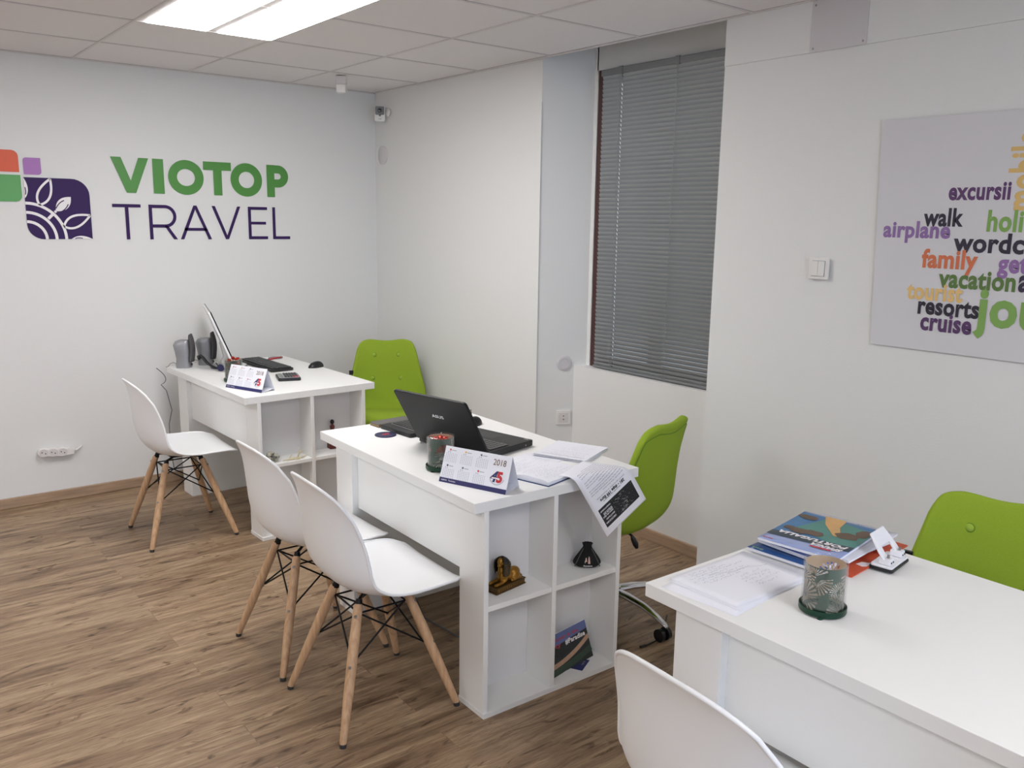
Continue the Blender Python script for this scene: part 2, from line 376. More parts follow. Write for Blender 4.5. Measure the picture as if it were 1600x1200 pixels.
# ---------------------------------------------------------------- desks
HD = .728; TD = .034
DESK = {'A': (-1.4464, -1.2673, .023, 1.101, .7075, .026), 'B': (-1.4685, -3.1582, -.023, 1.099, .697, 0), 'C': (-1.4908, -4.9631, -.0125, 1.099, .695, 0)}
def DW(n, v, u, z=HD):
    X, Y, r = DESK[n][:3]; return Vector((X+v*math.cos(r)-u*math.sin(r), Y+v*math.sin(r)+u*math.cos(r), z))
def desk(n, label):
    X, Y, r, L, W, sh = DESK[n]; t = thing('office_desk', label, 'desk', (X, Y, 0), r)
    zt = HD-TD
    bm = NB(); box(bm, 0, W, 0, L, zt, HD); link('tabletop', bm, M_lam, t, bevel=.0015)
    bm = NB(); box(bm, .036, W-.07, L-.204, L-.068, 0, zt); link('leg_box', bm, M_lam, t, bevel=.001)
    bm = NB(); box(bm, .062, .080, .139, L-.204, .45, zt); link('modesty_panel', bm, M_lam, t, bevel=.0008)
    c = bpy.data.objects.new('shelf_unit', None); COL.objects.link(c); c.parent = t; c.location = (sh+.036, 0, 0)
    a = .588
    bm = NB(); box(bm, -.002, a+.002, -.006, .139, 0, .018); link('base_board', bm, M_lam, c, bevel=.0008)
    for x in (0, a-.018): bm = NB(); box(bm, x, x+.018, 0, .137, .0182, zt); link('side_panel', bm, M_lam, c, bevel=.0008)
    bm = NB(); box(bm, .279, .297, .001, .131, .0182, zt); link('divider', bm, M_lam, c, bevel=.0008)
    for x0, x1 in ((.0182, .2788), (.2972, a-.0182)): bm = NB(); box(bm, x0, x1, .002, .131, .360, .378); link('shelf', bm, M_lam, c, bevel=.0008)
    bm = NB(); box(bm, .0182, a-.0182, .1312, .136, .0182, zt); link('back_panel', bm, M_lamback, c)
    return t
desk('A', 'white desk in the far corner under the green and purple wall logo')
desk('B', 'white desk in the middle of the room with the black laptop on it')
desk('C', 'nearest white desk at lower right holding travel brochures and a hole punch')

# ---------------------------------------------------------------- white shell chairs
def shell_surface(prof, ns, nt, c0, n0, c1, n1, dip=0.0):
    """prof rows: x, z, half width, forward curl, upward curl. returns grid of points"""
    G = []
    for j in range(nt+1):
        t = -1+2*j/nt; tt = math.sin(t*PI/2)*.35+t*.65; at = min(abs(tt), 1)
        s0 = c0*(1-(max(0, 1-at**n0))**(1/n0)); s1 = 1-c1*(1-(max(0, 1-at**n1))**(1/n1))-dip*max(0, 1-(at/.62)**2)**1.3
        row = []
        for i in range(ns+1):
            s = s0+(s1-s0)*i/ns; x, z, hw, cf, cu = crom(prof, s)
            q = at**2.6
            row.append(Vector((x+cf*q, tt*hw, z+cu*q)))
        G.append(row)
    return G
def grid_mesh(bm, G):
    V = [[bm.verts.new(p) for p in r] for r in G]
    for j in range(len(G)-1):
        for i in range(len(G[0])-1): bm.faces.new((V[j][i], V[j+1][i], V[j+1][i+1], V[j][i+1]))
def border(G):
    return [G[0][i] for i in range(len(G[0]))]+[G[j][-1] for j in range(1, len(G))]+[G[-1][i] for i in range(len(G[0])-2, -1, -1)]+[G[j][0] for j in range(len(G)-2, 0, -1)]
WPROF = [(.250, .412, .165, 0, .0), (.228, .430, .194, 0, .004), (.17, .437, .219, 0, .010), (.09, .431, .231, 0, .019), (.0, .424, .235, .004, .027), (-.09, .426, .232, .012, .036), (-.165, .447, .229, .030, .045),
         (-.212, .495, .226, .056, .034), (-.234, .56, .222, .070, .010), (-.242, .625, .215, .068, -.002), (-.246, .685, .206, .056, -.006), (-.252, .742, .193, .042, -.008), (-.264, .79, .172, .028, -.008), (-.280, .822, .150, .02, -.006)]
WPROF = [(.245-(.25-r[0])*.885, r[1] if r[1] < .43 else .43+(r[1]-.43)*.94)+r[2:] for r in WPROF]
def white_chair(label, loc, rz):
    t = thing('shell_chair', label, 'chair', loc, rz, 'white shell chairs with beech legs')
    G = shell_surface(WPROF, 44, 26, .13, 2.6, .17, 2.4)
    bm = NB(); grid_mesh(bm, G); link('seat_shell', bm, M_shell, t, smooth=True, fixn=True, mods=[('SOLIDIFY', dict(thickness=.005, offset=0)), ('SUBSURF', dict(levels=1, render_levels=1))])
    bm = NB(); closed_tube(bm, border(G), .0052, 8); link('rim', bm, M_shell, t, smooth=True)
    tops = {}; 
    for sx in (1, -1):
        for sy in (1, -1):
            a = Vector((sx*.086, sy*.086, .388)); b = Vector((sx*.204, sy*.204, .008)); tops[(sx, sy)] = (a, b)
            bm = NB(); P = [a.lerp(b, k) for k in (0, .02, .3, .65, .97, 1)]; tube(bm, P, [.012, .0145, .0165, .0155, .0115, .010], 16)
            lg = link('leg', bm, M_beech, t, smooth=50)
            bm = NB(); tube(bm, [b.lerp(a, .012)-Vector((0, 0, 0)), Vector((b.x, b.y, 0))], [.0112, .0105], 12); link('foot_cap', bm, M_dark, lg, smooth=50)
            out = Vector((sx, sy, .34)).normalized()
            for k in (.085, .45):
                bm = NB(); p = a.lerp(b, k); tube(bm, [p-out*.0185, p+out*.0176], [.0052, .0052], 10); link('bolt', bm, M_steel, lg, smooth=40)
    bm = NB(); r = .0032
    up_ = {k: v[0].lerp(v[1], .085) for k, v in tops.items()}; mid = {k: v[0].lerp(v[1], .45) for k, v in tops.items()}
    cyc = [(1, 1), (-1, 1), (-1, -1), (1, -1)]
    inn = lambda p: p-Vector((p.x, p.y, 0)).normalized()*.018
    for i in range(4):
        k1, k2 = cyc[i], cyc[(i+1) % 4]; off = Vector((k1[0]+k2[0], k1[1]+k2[1], 0)).normalized()*.004
        tube(bm, [inn(up_[k1])+off, inn(mid[k2])+off], r, 8); tube(bm, [inn(up_[k2])-off, inn(mid[k1])-off], r, 8)
        tube(bm, [inn(up_[k1]), inn(up_[k2])], r, 8)
    link('wire_brace', bm, M_blackmetal, t, smooth=50)
    bm = NB()
    for k, (a, b) in tops.items():
        d = Vector((k[0], k[1], 0)).normalized()
        tube(bm, [a+Vector((0, 0, -.004))-d*.002, a+Vector((0, 0, .014))-d*.008], [.0125, .010], 8)
        tube(bm, [a+Vector((0, 0, .012))-d*.008, Vector((k[0]*.03, k[1]*.03, .404))], .0055, 8)
    box(bm, -.05, .05, -.05, .05, .402, .408)
    link('seat_bracket', bm, M_blackmetal, t, smooth=50)
    return t
c1 = white_chair('white shell chair pulled up to the far corner desk', (-1.652, -.895, 0), math.radians(-1.5))
def chair_at(label, loc, rz):
    c = copy_tree(c1); c.location = loc; c.rotation_euler = (0, 0, rz); c['label'] = label
chair_at('white shell chair at the middle desk, farther of the pair', (-1.642, -2.354, 0), 0)
chair_at('white shell chair at the middle desk, nearer of the pair, beside the shelf end', (-1.650, -2.832, 0), math.radians(-2))
chair_at('white shell chair cut off by the bottom of the picture at the nearest desk', (-1.638, -4.275, 0), math.radians(-3))

# ---------------------------------------------------------------- green swivel chairs
GPROF = [(.235, .400, .180, 0, 0), (.225, .430, .200, 0, .003), (.17, .440, .218, 0, .008), (.08, .428, .230, 0, .014), (-.01, .415, .236, .006, .022), (-.09, .404, .240, .016, .032), (-.17, .410, .242, .034, .040),
         (-.218, .455, .240, .052, .028), (-.238, .54, .230, .064, .012), (-.246, .605, .216, .062, .004), (-.253, .67, .203, .052, 0), (-.260, .73, .190, .040, 0), (-.270, .79, .178, .03, 0), (-.282, .842, .166, .02, 0)]
def green_chair(label, loc, rz, rbase=0):
    t = thing('swivel_chair', label, 'chair', loc, rz, 'lime green felt swivel chairs')
    G = shell_surface(GPROF, 46, 26, .10, 2.8, .10, 3.6, dip=.022)
    bm = NB(); grid_mesh(bm, G); bmesh.ops.recalc_face_normals(bm, faces=bm.faces)
    link('upholstered_shell', bm, M_green, t, smooth=True, fixn=False, mods=[('SOLIDIFY', dict(thickness=.030, offset=0)), ('SUBSURF', dict(levels=1, render_levels=1))])
    # seat pad on the shell
    def surf(s, tt):
        x, z, hw, cf, cu = crom(GPROF, s); at = abs(tt)**2.6; return Vector((x+cf*at, tt*hw, z+cu*at))
    def nrm(s, tt=0):
        a = surf(max(s-.02, 0), tt); b = surf(min(s+.02, 1), tt); d = (b-a).normalized(); return Vector((-d.z*-1, 0, -d.x)).normalized() if False else Vector((d.z, 0, -d.x))
    bm = NB(); q = []
    for j in range(15):
        tt = -1+2*j/14; row = []
        for i in range(19):
            s = .03+i/18*.42; e = (1-abs(tt)**6)*(1-abs(2*i/18-1)**8); row.append(surf(s, tt*.93)+nrm(s)*(.012+.019*max(0, e)**.4))
        q.append(row)
    grid_mesh(bm, q); link('seat_cushion', bm, M_green, t, smooth=True, mods=[('SOLIDIFY', dict(thickness=.012, offset=-1)), ('SUBSURF', dict(levels=1, render_levels=1))])
    for s in (.865, .69):
        for y in (-.40, .40):
            p = surf(s, y)+nrm(s)*.015; n_ = nrm(s); R = n_.to_track_quat('Z', 'Y').to_matrix().to_4x4()
            bm = NB(); ball(bm, (0, 0, 0), (.0115, .0115, .006), Matrix.Translation(p) @ R, 18); o = link('button', bm, M_greenb, t, smooth=True); bm = NB(); closed_tube(bm, [p+R @ Vector((.0125*math.cos(a), .0125*math.sin(a), -.001)) for a in [2*PI*k/20 for k in range(20)]], .0022, 6); link('tuft_ring', bm, M_seam, o, smooth=True)
    nb = lambda i, j: (G[j][min(i+1, len(G[0])-1)]-G[j][max(i-1, 0)]).cross(G[min(j+1, len(G)-1)][i]-G[max(j-1, 0)][i]).normalized()
    J, I = len(G)-1, len(G[0])-1; ring = [(i, 1) for i in range(2, I-1)]+[(I-2, j) for j in range(2, J-1)]+[(i, J-1) for i in range(I-2, 1, -1)]+[(2, j) for j in range(J-2, 1, -1)]
    pts = [G[j][i]+nb(i, j)*.0150 for i, j in ring]; sgn = 1 if nb(I-10, J//2).x < 0 else -1
    pts = [G[j][i]+nb(i, j)*sgn*.0152 for i, j in ring]
    bm = NB(); closed_tube(bm, pts, .0022, 6); link('edge_seam', bm, M_seam, t, smooth=True)
    bm = NB(); p = surf(.74, -1.0); box(bm, p.x-.004, p.x+.008, p.y-.0195, p.y+.006, p.z-.014, p.z+.012); link('fabric_tag', bm, M_black, t)
    bm = NB(); box(bm, -.075, .075, -.075, .075, .368, .386); lathe(bm, [(.030, .34), (.034, .37)], 24); tube(bm, [(-.03, 0, .378), (-.10, -.004, .366), (-.128, -.006, .350)], [.005, .005, .005], 8)
    link('tilt_mechanism', bm, M_black, t, smooth=40)
    bm = NB(); tube(bm, [(-.126, -.006, .352), (-.133, -.008, .338), (-.142, -.014, .316), (-.146, -.018, .300)], [.005, .0105, .012, .007], 10); link('height_lever', bm, M_black, t, smooth=50)
    b = bpy.data.objects.new('star_base', None); COL.objects.link(b); b.parent = t; b.rotation_euler = (0, 0, rbase-rz)
    bm = NB(); lathe(bm, [(.026, .09), (.026, .26), (.014, .262), (.014, .42)], 24); link('gas_lift', bm, M_black, b, smooth=40)
    bm = NB(); lathe(bm, [(.034, .072), (.042, .085), (.040, .118), (.030, .124)], 28); link('hub', bm, M_chrome, b, smooth=40)
    for k in range(5):
        a = k*2*PI/5; R = Matrix.Rotation(a, 4, 'Z')
        bm = NB(); P = [(.03, .100, .026, .015), (.10, .104, .023, .013), (.19, .098, .019, .011), (.26, .082, .015, .009), (.305, .066, .012, .007), (.315, .060, .008, .005)]; rings = []
        for x, z, hw, hh in P: rings.append([bm.verts.new(R @ Vector((x, hw*math.cos(2*PI*i/14), z+hh*math.sin(2*PI*i/14)))) for i in range(14)])
        for i in range(len(P)-1):
            for j in range(14): bm.faces.new((rings[i][j], rings[i][(j+1) % 14], rings[i+1][(j+1) % 14], rings[i+1][j]))
        bm.faces.new(rings[0]); bm.faces.new(rings[-1]); link('base_arm', bm, M_chrome, b, smooth=60)
        bm = NB(); 
        for o in (-.017, .017):
            tube(bm, [R @ Vector((.295, o-.008, .025)), R @ Vector((.295, o+.008, .025))], .025, 18)
        tube(bm, [R @ Vector((.295, -.012, .027)), R @ Vector((.295, .012, .027))], .010, 10); tube(bm, [R @ Vector((.300, 0, .03)), R @ Vector((.300, 0, .064))], .007, 8)
        link('caster', bm, M_black, b, smooth=40)
    return t
g1 = green_chair('lime green swivel chair in the far corner, four buttons showing on its back', (-.395, -.785, 0), math.radians(240), .3)
def green_at(label, loc, rz, rb, lift=0, bd=(0, 0)):
    c = copy_tree(g1); c.location = loc; c.rotation_euler = (0, 0, rz); c['label'] = label
    for ch in c.children:
        if ch.name.startswith('star_base'): ch.rotation_euler = (0, 0, rb-rz); ch.location = Matrix.Rotation(-rz, 3, 'Z') @ Vector((*bd, 0))
        else: ch.location.z += lift
green_at('lime green swivel chair turned away under the blind, seen from behind', (-.588, -2.825, 0), math.radians(106), math.radians(-92), .005, (.030, -.028))
green_at('lime green swivel chair behind the nearest desk at the right edge', (-.72, -4.31, 0), math.radians(194), .5)

# ---------------------------------------------------------------- wall graphics
fB = lambda d: (lambda x, z: Vector((x, -.0025-d, z)))          # on the logo wall, x to the right
fR = lambda d: (lambda u, z: Vector((-.0075-d, -u, z)))         # on the right wall, u = distance from the corner
def rel(f, o):                                                    # express in the thing's own frame
    return lambda x, y: f(x, y)-Vector(o)
lo = (-1.45, 0, 1.66); lg = thing('wall_logo', 'large green and purple company logo and name on the back wall', 'wall logo', lo)
def L_(name, m, build, d=.0, label=None):
    bm = NB(); build(bm, rel(fB(.0008+d), lo)); o = link(name, bm, m, lg, fixn=False)
    if label: o['label'] = label
L_('corner_square', M_orange, lambda bm, f: flat(bm, rrect(-2.36, -2.100, 1.782, 1.892, [.0, 0, .03, .03]), f), label='orange square')
L_('corner_square', M_logogreen2, lambda bm, f: flat(bm, rrect(-2.36, -2.097, 1.632, 1.768, [.03, .03, 0, 0]), f), label='green square')
L_('corner_square', M_violet, lambda bm, f: flat(bm, rrect(-2.080, -1.998, 1.772, 1.858, [0, .015, 0, .015]), f), label='small violet square')
ex, ez, es, et = -2.085, 1.440, .312, .318
L_('emblem_square', M_purple, lambda bm, f: flat(bm, rrect(ex, ex+es, ez, ez+et, [.075, 0, .085, 0], 8), f), label='dark purple square')
def emblem(bm, f0):
    f = lambda u, v: f0(ex+u*es, ez+v*et)
    for r in (.285, .435, .585): ribbon(bm, [(r*math.cos(a*PI/48), r*math.sin(a*PI/48)) for a in range(25)], .046, f)
    def both(p, wd, closed=False): ribbon(bm, p, wd, f, closed); ribbon(bm, [(b, a) for a, b in p], wd, f, closed)
    both(bez((.21, .56), (.10, .76), (.40, .985)), .036); both(bez((.21, .56), (.45, .62), (.40, .985)), .036)
    ribbon(bm, [(.325, .335), (.395, .405)], .046, f); ribbon(bm, [(.432, .442), (.455, .465)], .04, f)
    def leaf(p0, p1, k, n=10):
        a = bez(p0, ((p0[0]+p1[0])/2-k, (p0[1]+p1[1])/2+k), p1, n=n); b = bez(p0, ((p0[0]+p1[0])/2+k, (p0[1]+p1[1])/2-k), p1, n=n)
        for i in range(n): 
            q = [a[i], a[i+1], b[i+1], b[i]]; q = [x for j, x in enumerate(q) if x not in q[:j]]
            if len(q) > 2: flat(bm, q, f)
    leaf((.45, .46), (.70, .70), .13)
    # clipped leaves at the two edges
    for sw in (0, 1):
        P = bez((0, .66), (.11, .80), (0, 1.0), n=12)
        g = (lambda u, v: f(v, u)) if sw else f
        for i in range(12): flat(bm, [(0, P[i][1]), P[i], P[i+1], (0, P[i+1][1])], g)
L_('emblem_lines', M_white, emblem, .0006)
def slits(bm, f0):
    f = lambda u, v: f0(ex+u*es, ez+v*et)
    for o in (-.03, .03):
        P = bez((.485+o, .475-o), (.56+o*2.3, .55-o*2.3), (.63+o, .62-o), n=8); Q = bez((.485+o, .475-o), (.555+o*1.2, .55-o*1.2), (.63+o, .62-o), n=8)
        ribbon(bm, bez((.485+o, .475-o), (.56+o*1.9, .55-o*1.9), (.62+o, .61-o), n=8), .016, f)
    ribbon(bm, bez((.012, .72), (.03, .78), (.012, .84), n=6), .014, f); ribbon(bm, bez((.72, .012), (.78, .03), (.84, .012), n=6), .014, f)
L_('emblem_slits', M_purple, slits, .0012)
# lettering drawn as strokes
def ring(bm, f, cx, cy, rx, ry, wd, a0=0, a1=2*PI, n=48):
    full = abs(a1-a0) > 6.2; k = n if full else n
    P = [(cx+rx*math.cos(a0+(a1-a0)*i/n), cy+ry*math.sin(a0+(a1-a0)*i/n)) for i in range(n if full else n+1)]; ribbon(bm, P, wd, f, full)
def glyph(bm, f, ch, x0, x1, y0, y1, wd):
    W = x1-x0; Hh = y1-y0; h = wd/2; q = lambda *p: flat(bm, list(p), f)
    if ch == 'I': q((x0, y0), (x1, y0), (x1, y1), (x0, y1))
    if ch == 'V' or ch == 'A':
        g = (lambda x, y: (x, y0+y1-y)) if ch == 'A' else (lambda x, y: (x, y)); m = (x0+x1)/2; w2 = wd*1.08
        c_ = w2*.46; sl_ = (m+c_-(x0+w2))/Hh; tn = (m-(x0+w2))/sl_; flat(bm, [g(x0, y1), g(m-c_, y0), g(m+c_, y0), g(x1, y1), g(x1-w2, y1), g(m, y1-tn), g(x0+w2, y1)], f)
        if ch == 'A': y = y0+Hh*.26; k = .26*W*.5; q((x0+k, y-h*.1), (x1-k, y-h*.1), (x1-k-.004, y+wd*.82), (x0+k+.004, y+wd*.82))
    if ch == 'O': ring(bm, f, (x0+x1)/2, (y0+y1)/2, W/2-h, Hh/2-h, wd)
    if ch == 'T': q((x0, y1-wd*.95), (x1, y1-wd*.95), (x1, y1), (x0, y1)); m = (x0+x1)/2; q((m-h, y0), (m+h, y0), (m+h, y1-wd*.95), (m-h, y1-wd*.95))
    if ch in 'ELPR': q((x0, y0), (x0+wd, y0), (x0+wd, y1), (x0, y1))
    if ch in 'EL': q((x0+wd, y0), (x1, y0), (x1, y0+wd*.95), (x0+wd, y0+wd*.95))
    if ch == 'E': q((x0+wd, y1-wd*.95), (x1, y1-wd*.95), (x1, y1), (x0+wd, y1)); q((x0+wd, (y0+y1)/2-h*.9), (x1-.01, (y0+y1)/2-h*.9), (x1-.01, (y0+y1)/2+h*.9), (x0+wd, (y0+y1)/2+h*.9))
    if ch in 'PR':
        b = y0+Hh*(.30 if ch == 'P' else .34); r = (y1-b)/2-h; xc = x1-r-h
        P = [(x0+wd, y1-h)]+[(xc+r*math.cos(PI/2-PI*i/20), (b+y1)/2+r*math.sin(PI/2-PI*i/20)) for i in range(21)]+[(x0+wd, b+h)]; ribbon(bm, P, wd*.97, f)
    if ch == 'R': q((x1-wd*1.1, y0), (x1+.002, y0), (x0+W*.62+wd*.5, b+h), (x0+W*.62-wd*.6, b+h))
def word1(bm, f):
    for ch, a, b in (('V', -1.655, -1.455), ('I', -1.435, -1.375), ('O', -1.352, -1.150), ('T', -1.150, -.985), ('O', -.990, -.795), ('P', -.765, -.625)): glyph(bm, f, ch, a, b, 1.694+(-.002 if ch == 'O' else 0), 1.886+(.002 if ch == 'O' else 0), .050)
def word2(bm, f):
    for ch, a, b in (('T', -1.662, -1.512), ('R', -1.470, -1.318), ('A', -1.300, -1.118), ('V', -1.112, -.938), ('E', -.892, -.770), ('L', -.737, -.625)): glyph(bm, f, ch, a, b, 1.438, 1.632, .0185)
L_('lettering', M_logogreen, word1, label='green word VIOTOP'); L_('lettering', M_purple2, word2, label='purple word TRAVEL')

# word cloud
wo = (0, -4.0, 1.5); wc = thing('word_cloud', 'many coloured travel word cloud printed on a pale panel on the right wall', 'wall decal', wo)
M_pan = mat('decal_panel', (209, 208, 211), .75)
bm = NB(); prism(bm, [(3.565, 1.155), (4.75, 1.155), (4.75, 1.93), (3.535, 1.93)], 0, .0006, Matrix(((0, 0, -1, -.0072), (-1, 0, 0, 4.0), (0, 1, 0, -1.5), (0, 0, 0, 1)))); link('backing_panel', bm, M_pan, wc)
WC = [('excursii', 3.789, 3.981, 1.661, .035, (92, 58, 104)), ('walk', 3.714, 3.846, 1.576, .036, (44, 38, 56)), ('airplane', 3.576, 3.808, 1.536, .034, (136, 104, 158)), ('holiday', 3.921, 4.135, 1.562, .041, (124, 164, 84)),
      ('wordcloud', 3.822, 4.185, 1.494, .038, (44, 38, 56)), ('family', 3.722, 3.905, 1.438, .038, (206, 112, 74)), ('getaway', 3.968, 4.20, 1.434, .037, (140, 104, 160)), ('vacation', 3.786, 4.028, 1.376, .038, (88, 118, 58)),
      ('tourist', 3.682, 3.870, 1.329, .036, (222, 186, 118)), ('resorts', 3.726, 3.928, 1.281, .037, (38, 34, 48)), ('cruise', 3.740, 3.910, 1.227, .038, (84, 52, 98)), ('journey', 3.914, 4.42, 1.262, .076, (124, 164, 84)),
      ('adventure', 4.036, 4.36, 1.378, .045, (50, 44, 66)), ('beach', 4.22, 4.42, 1.50, .04, (206, 112, 74)), ('travel', 4.18, 4.50, 1.58, .06, (92, 58, 104))]
for wi, (wtx, a, b, z, xh, col) in enumerate(WC):
    bm = NB(); text(bm, wtx, rel(fR(.0010+.00012*wi), wo), a, b, z, xh, offset=.034); o = link('printed_word', bm, mat('word_%d_%d_%d' % col, col, .6), wc, fixn=False); o['label'] = 'word ' + wtx
bm = NB(); text(bm, 'mobile', lambda x, y: Vector((-.0087, -y-wo[1], x-wo[2])) if False else Vector((-.0087, -(4.050-y)-wo[1], x-wo[2])), 1.625, 1.865, 0, .052, offset=.034)
o = link('printed_word', bm, mat('word_ochre', (214, 180, 112), .6), wc, fixn=False); o['label'] = 'ochre word mobile running upwards'

# ---------------------------------------------------------------- things on walls and ceiling
t = thing('security_camera', 'small white and grey security camera on a bracket high in the corner', 'security camera', (-.048, -.142, 2.232), math.radians(236))
bm = NB(); prism(bm, rrect(-.033, .033, -.048, .048, .010), -.012, .020, Matrix(((0, 0, 1, 0), (1, 0, 0, 0), (0, 1, 0, 0), (0, 0, 0, 1)))); link('body', bm, M_wsock, t, bevel=.003)
bm = NB(); prism(bm, rrect(-.029, .029, -.008, .044, .008), .020, .022, Matrix(((0, 0, 1, 0), (1, 0, 0, 0), (0, 1, 0, 0), (0, 0, 0, 1)))); f_ = link('face_plate', bm, mat('camera_grey', (120, 122, 124), .5), t)
bm = NB(); MX = Matrix(((0, 0, 1, 0), (1, 0, 0, 0), (0, 1, 0, 0), (0, 0, 0, 1))); lathe(bm, [(.013, .021), (.012, .026), (.009, .0265)], 24, Matrix.Translation((0, 0, .02)) @ MX); link('lens', bm, M_blackg, t, smooth=40)
bm = NB(); lathe(bm, [(.0075, .021), (.0065, .024)], 20, Matrix.Translation((0, 0, -.010)) @ MX); link('sensor_eye', bm, M_blackg, t, smooth=40)
bm = NB(); text(bm, 'WIFI', lambda x, y: Vector((.0206, x, y)), -.010, .010, -.036, .004, .02); link('printed_mark', bm, M_ink, t, fixn=False)
bm = NB(); tube(bm, [(-.012, .0, .008), (-.016, .034, .008), (.004, .050, .008)], .0065, 10); lathe(bm, [(.024, .0), (.024, .007), (.012, .013)], 24, Matrix.Translation((.010, .0545, .008)) @ Matrix.Rotation(math.radians(-236+180), 4, 'Z') @ MX); link('wall_bracket', bm, M_wsock, t, smooth=40)
t = thing('motion_sensor', 'small white motion sensor hanging from the ceiling tiles', 'sensor', (-.497, -.49, H-.004), math.radians(52))
bm = NB(); prism(bm, rrect(-.022, .022, -.031, .031, .006), -.045, 0); link('mount', bm, M_tbar, t, bevel=.003)
bm = NB(); prism(bm, rrect(-.024, .026, -.029, .029, .008), -.094, -.0455); link('sensor_lens', bm, M_wsock, t, bevel=.006)
tag(link('round_cover', (lambda bm: (lathe(bm, [(.060, 0), (.060, .003), (.055, .006), (.0, .0065)], 40, Matrix(((0, 0, -1, 0), (1, 0, 0, 0), (0, 1, 0, 0), (0, 0, 0, 1)))), bm)[1])(NB()), mat('cover_white', (206, 202, 204), .5), loc=(-.0052, -.098, 1.98), smooth=40),
    'round white cover plate on the wall below the security camera', 'cover plate')
JA = math.atan2(-.88, -.476); JM = lambda s, z, d=0: Vector((s*.8795, -1.693-s*.4764, z))+Vector((-.4764, -.8795, 0))*d
tag(link('round_cover', (lambda bm: (lathe(bm, [(.042, 0), (.042, .003), (.036, .006), (.026, .0062), (.025, .0045), (.0, .0045)], 40, Matrix.Rotation(PI/2, 4, 'Y')), bm)[1])(NB()), mat('cover_white', (206, 202, 204), .5), loc=JM(.150, .822, .0005), rotz=JA, smooth=40),
    'round white cover plate on the splayed side of the window recess', 'cover plate')
t = thing('wall_outlet', 'single white wall socket low on the side of the window recess', 'socket', JM(.152, .522, .0005), JA)
bm = NB(); prism(bm, rrect(-.040, .040, -.040, .040, .004), 0, .008, MX); link('frame', bm, M_wsock, t, bevel=.002)
bm = NB(); prism(bm, rrect(-.027, .027, -.027, .027, .003), .008, .010, MX); lathe(bm, [(.020, .0101), (.019, .0108)], 28, MX); link('socket_insert', bm, M_tbar, t, bevel=.0008)
for y in (-.0095, .0095): bm = NB(); lathe(bm, [(.0034, .0105), (.0034, .0114)], 12, Matrix.Translation((0, 0, y)) @ MX); link('pin_hole', bm, M_inkd, t)
t = thing('light_switch', 'white double rocker light switch on the right wall', 'light switch', (-.0072, -3.337, 1.412), PI)
bm = NB(); prism(bm, rrect(-.0425, .0425, -.041, .041, .006), 0, .008, MX); link('frame', bm, M_wsock, t, bevel=.003)
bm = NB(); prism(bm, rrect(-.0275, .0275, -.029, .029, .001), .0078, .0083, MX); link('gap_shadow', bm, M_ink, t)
for a, b in ((-.0265, -.0004), (.0004, .0265)): bm = NB(); box(bm, .0083, .0122, a, b, -.028, .028); link('rocker', bm, M_wsock, t, bevel=.001)
t = thing('access_panel', 'square white screwed cover plate high on the right wall by the ceiling', 'cover plate', (-.0072, -3.338, 2.285), PI)
bm = NB(); box(bm, 0, .003, -.112, .112, -.092, .088); link('plate', bm, mat('panel_white', (204, 201, 202), .55), t, bevel=.001)
for y, z in ((.098, -.078), (-.098, -.078), (.098, .072), (-.098, .072)): bm = NB(); lathe(bm, [(.004, .003), (.0035, .0045)], 12, Matrix.Translation((0, y, z)) @ MX); link('screw', bm, M_steel, t)
# power strip screwed to the logo wall
t = thing('power_strip', 'white three-socket power strip mounted low on the back wall', 'power strip', (-2.055, -.004, .282), 0)
FY = Matrix.Rotation(math.radians(5), 4, 'Y') @ Matrix(((1, 0, 0, 0), (0, 0, -1, 0), (0, 1, 0, 0), (0, 0, 0, 1)))
bm = NB(); P = []
for i in range(49):
    x = -.082+.182*i/48; hh = .0245-.0045*abs(math.sin((x+.058)/.047*PI/1.0))**3 if x < .075 else .017; hh = min(hh, math.sqrt(max(0, .028**2-(max(0, -.054-x))**2)) if x < -.054 else hh); P.append((x, hh))
poly = [(x, h) for x, h in P]+[(x, -h) for x, h in P[::-1]]; poly = [p for i, p in enumerate(poly) if i == 0 or (Vector(p)-Vector(poly[i-1])).length > 1e-5]
prism(bm, poly, 0, .030, FY); link('housing', bm, M_wsock, t, bevel=.003)
for i in range(3):
    x = -.054+.047*i; bm = NB(); lathe(bm, [(.0215, .0301), (.0215, .0325), (.0195, .0325), (.0188, .0308), (0, .0308)], 30, FY @ Matrix.Translation((x, 0, 0)), cap=False); r_ = link('socket', bm, M_tbar, t, smooth=40)
    for s in (-1, 1):
        bm = NB(); lathe(bm, [(.0032, .0309), (.0032, .0316)], 12, FY @ Matrix.Translation((x+s*.0085, -s*.003, 0))); link('pin_hole', bm, M_hole, r_)
bm = NB(); tube(bm, [FY @ Vector(p) for p in ((.095, 0, .015), (.115, .006, .012), (.135, .020, .006), (.142, .024, -.004))], [.0065, .0045, .0035, .0033], 10); link('cable', bm, M_wsock, t, smooth=True)

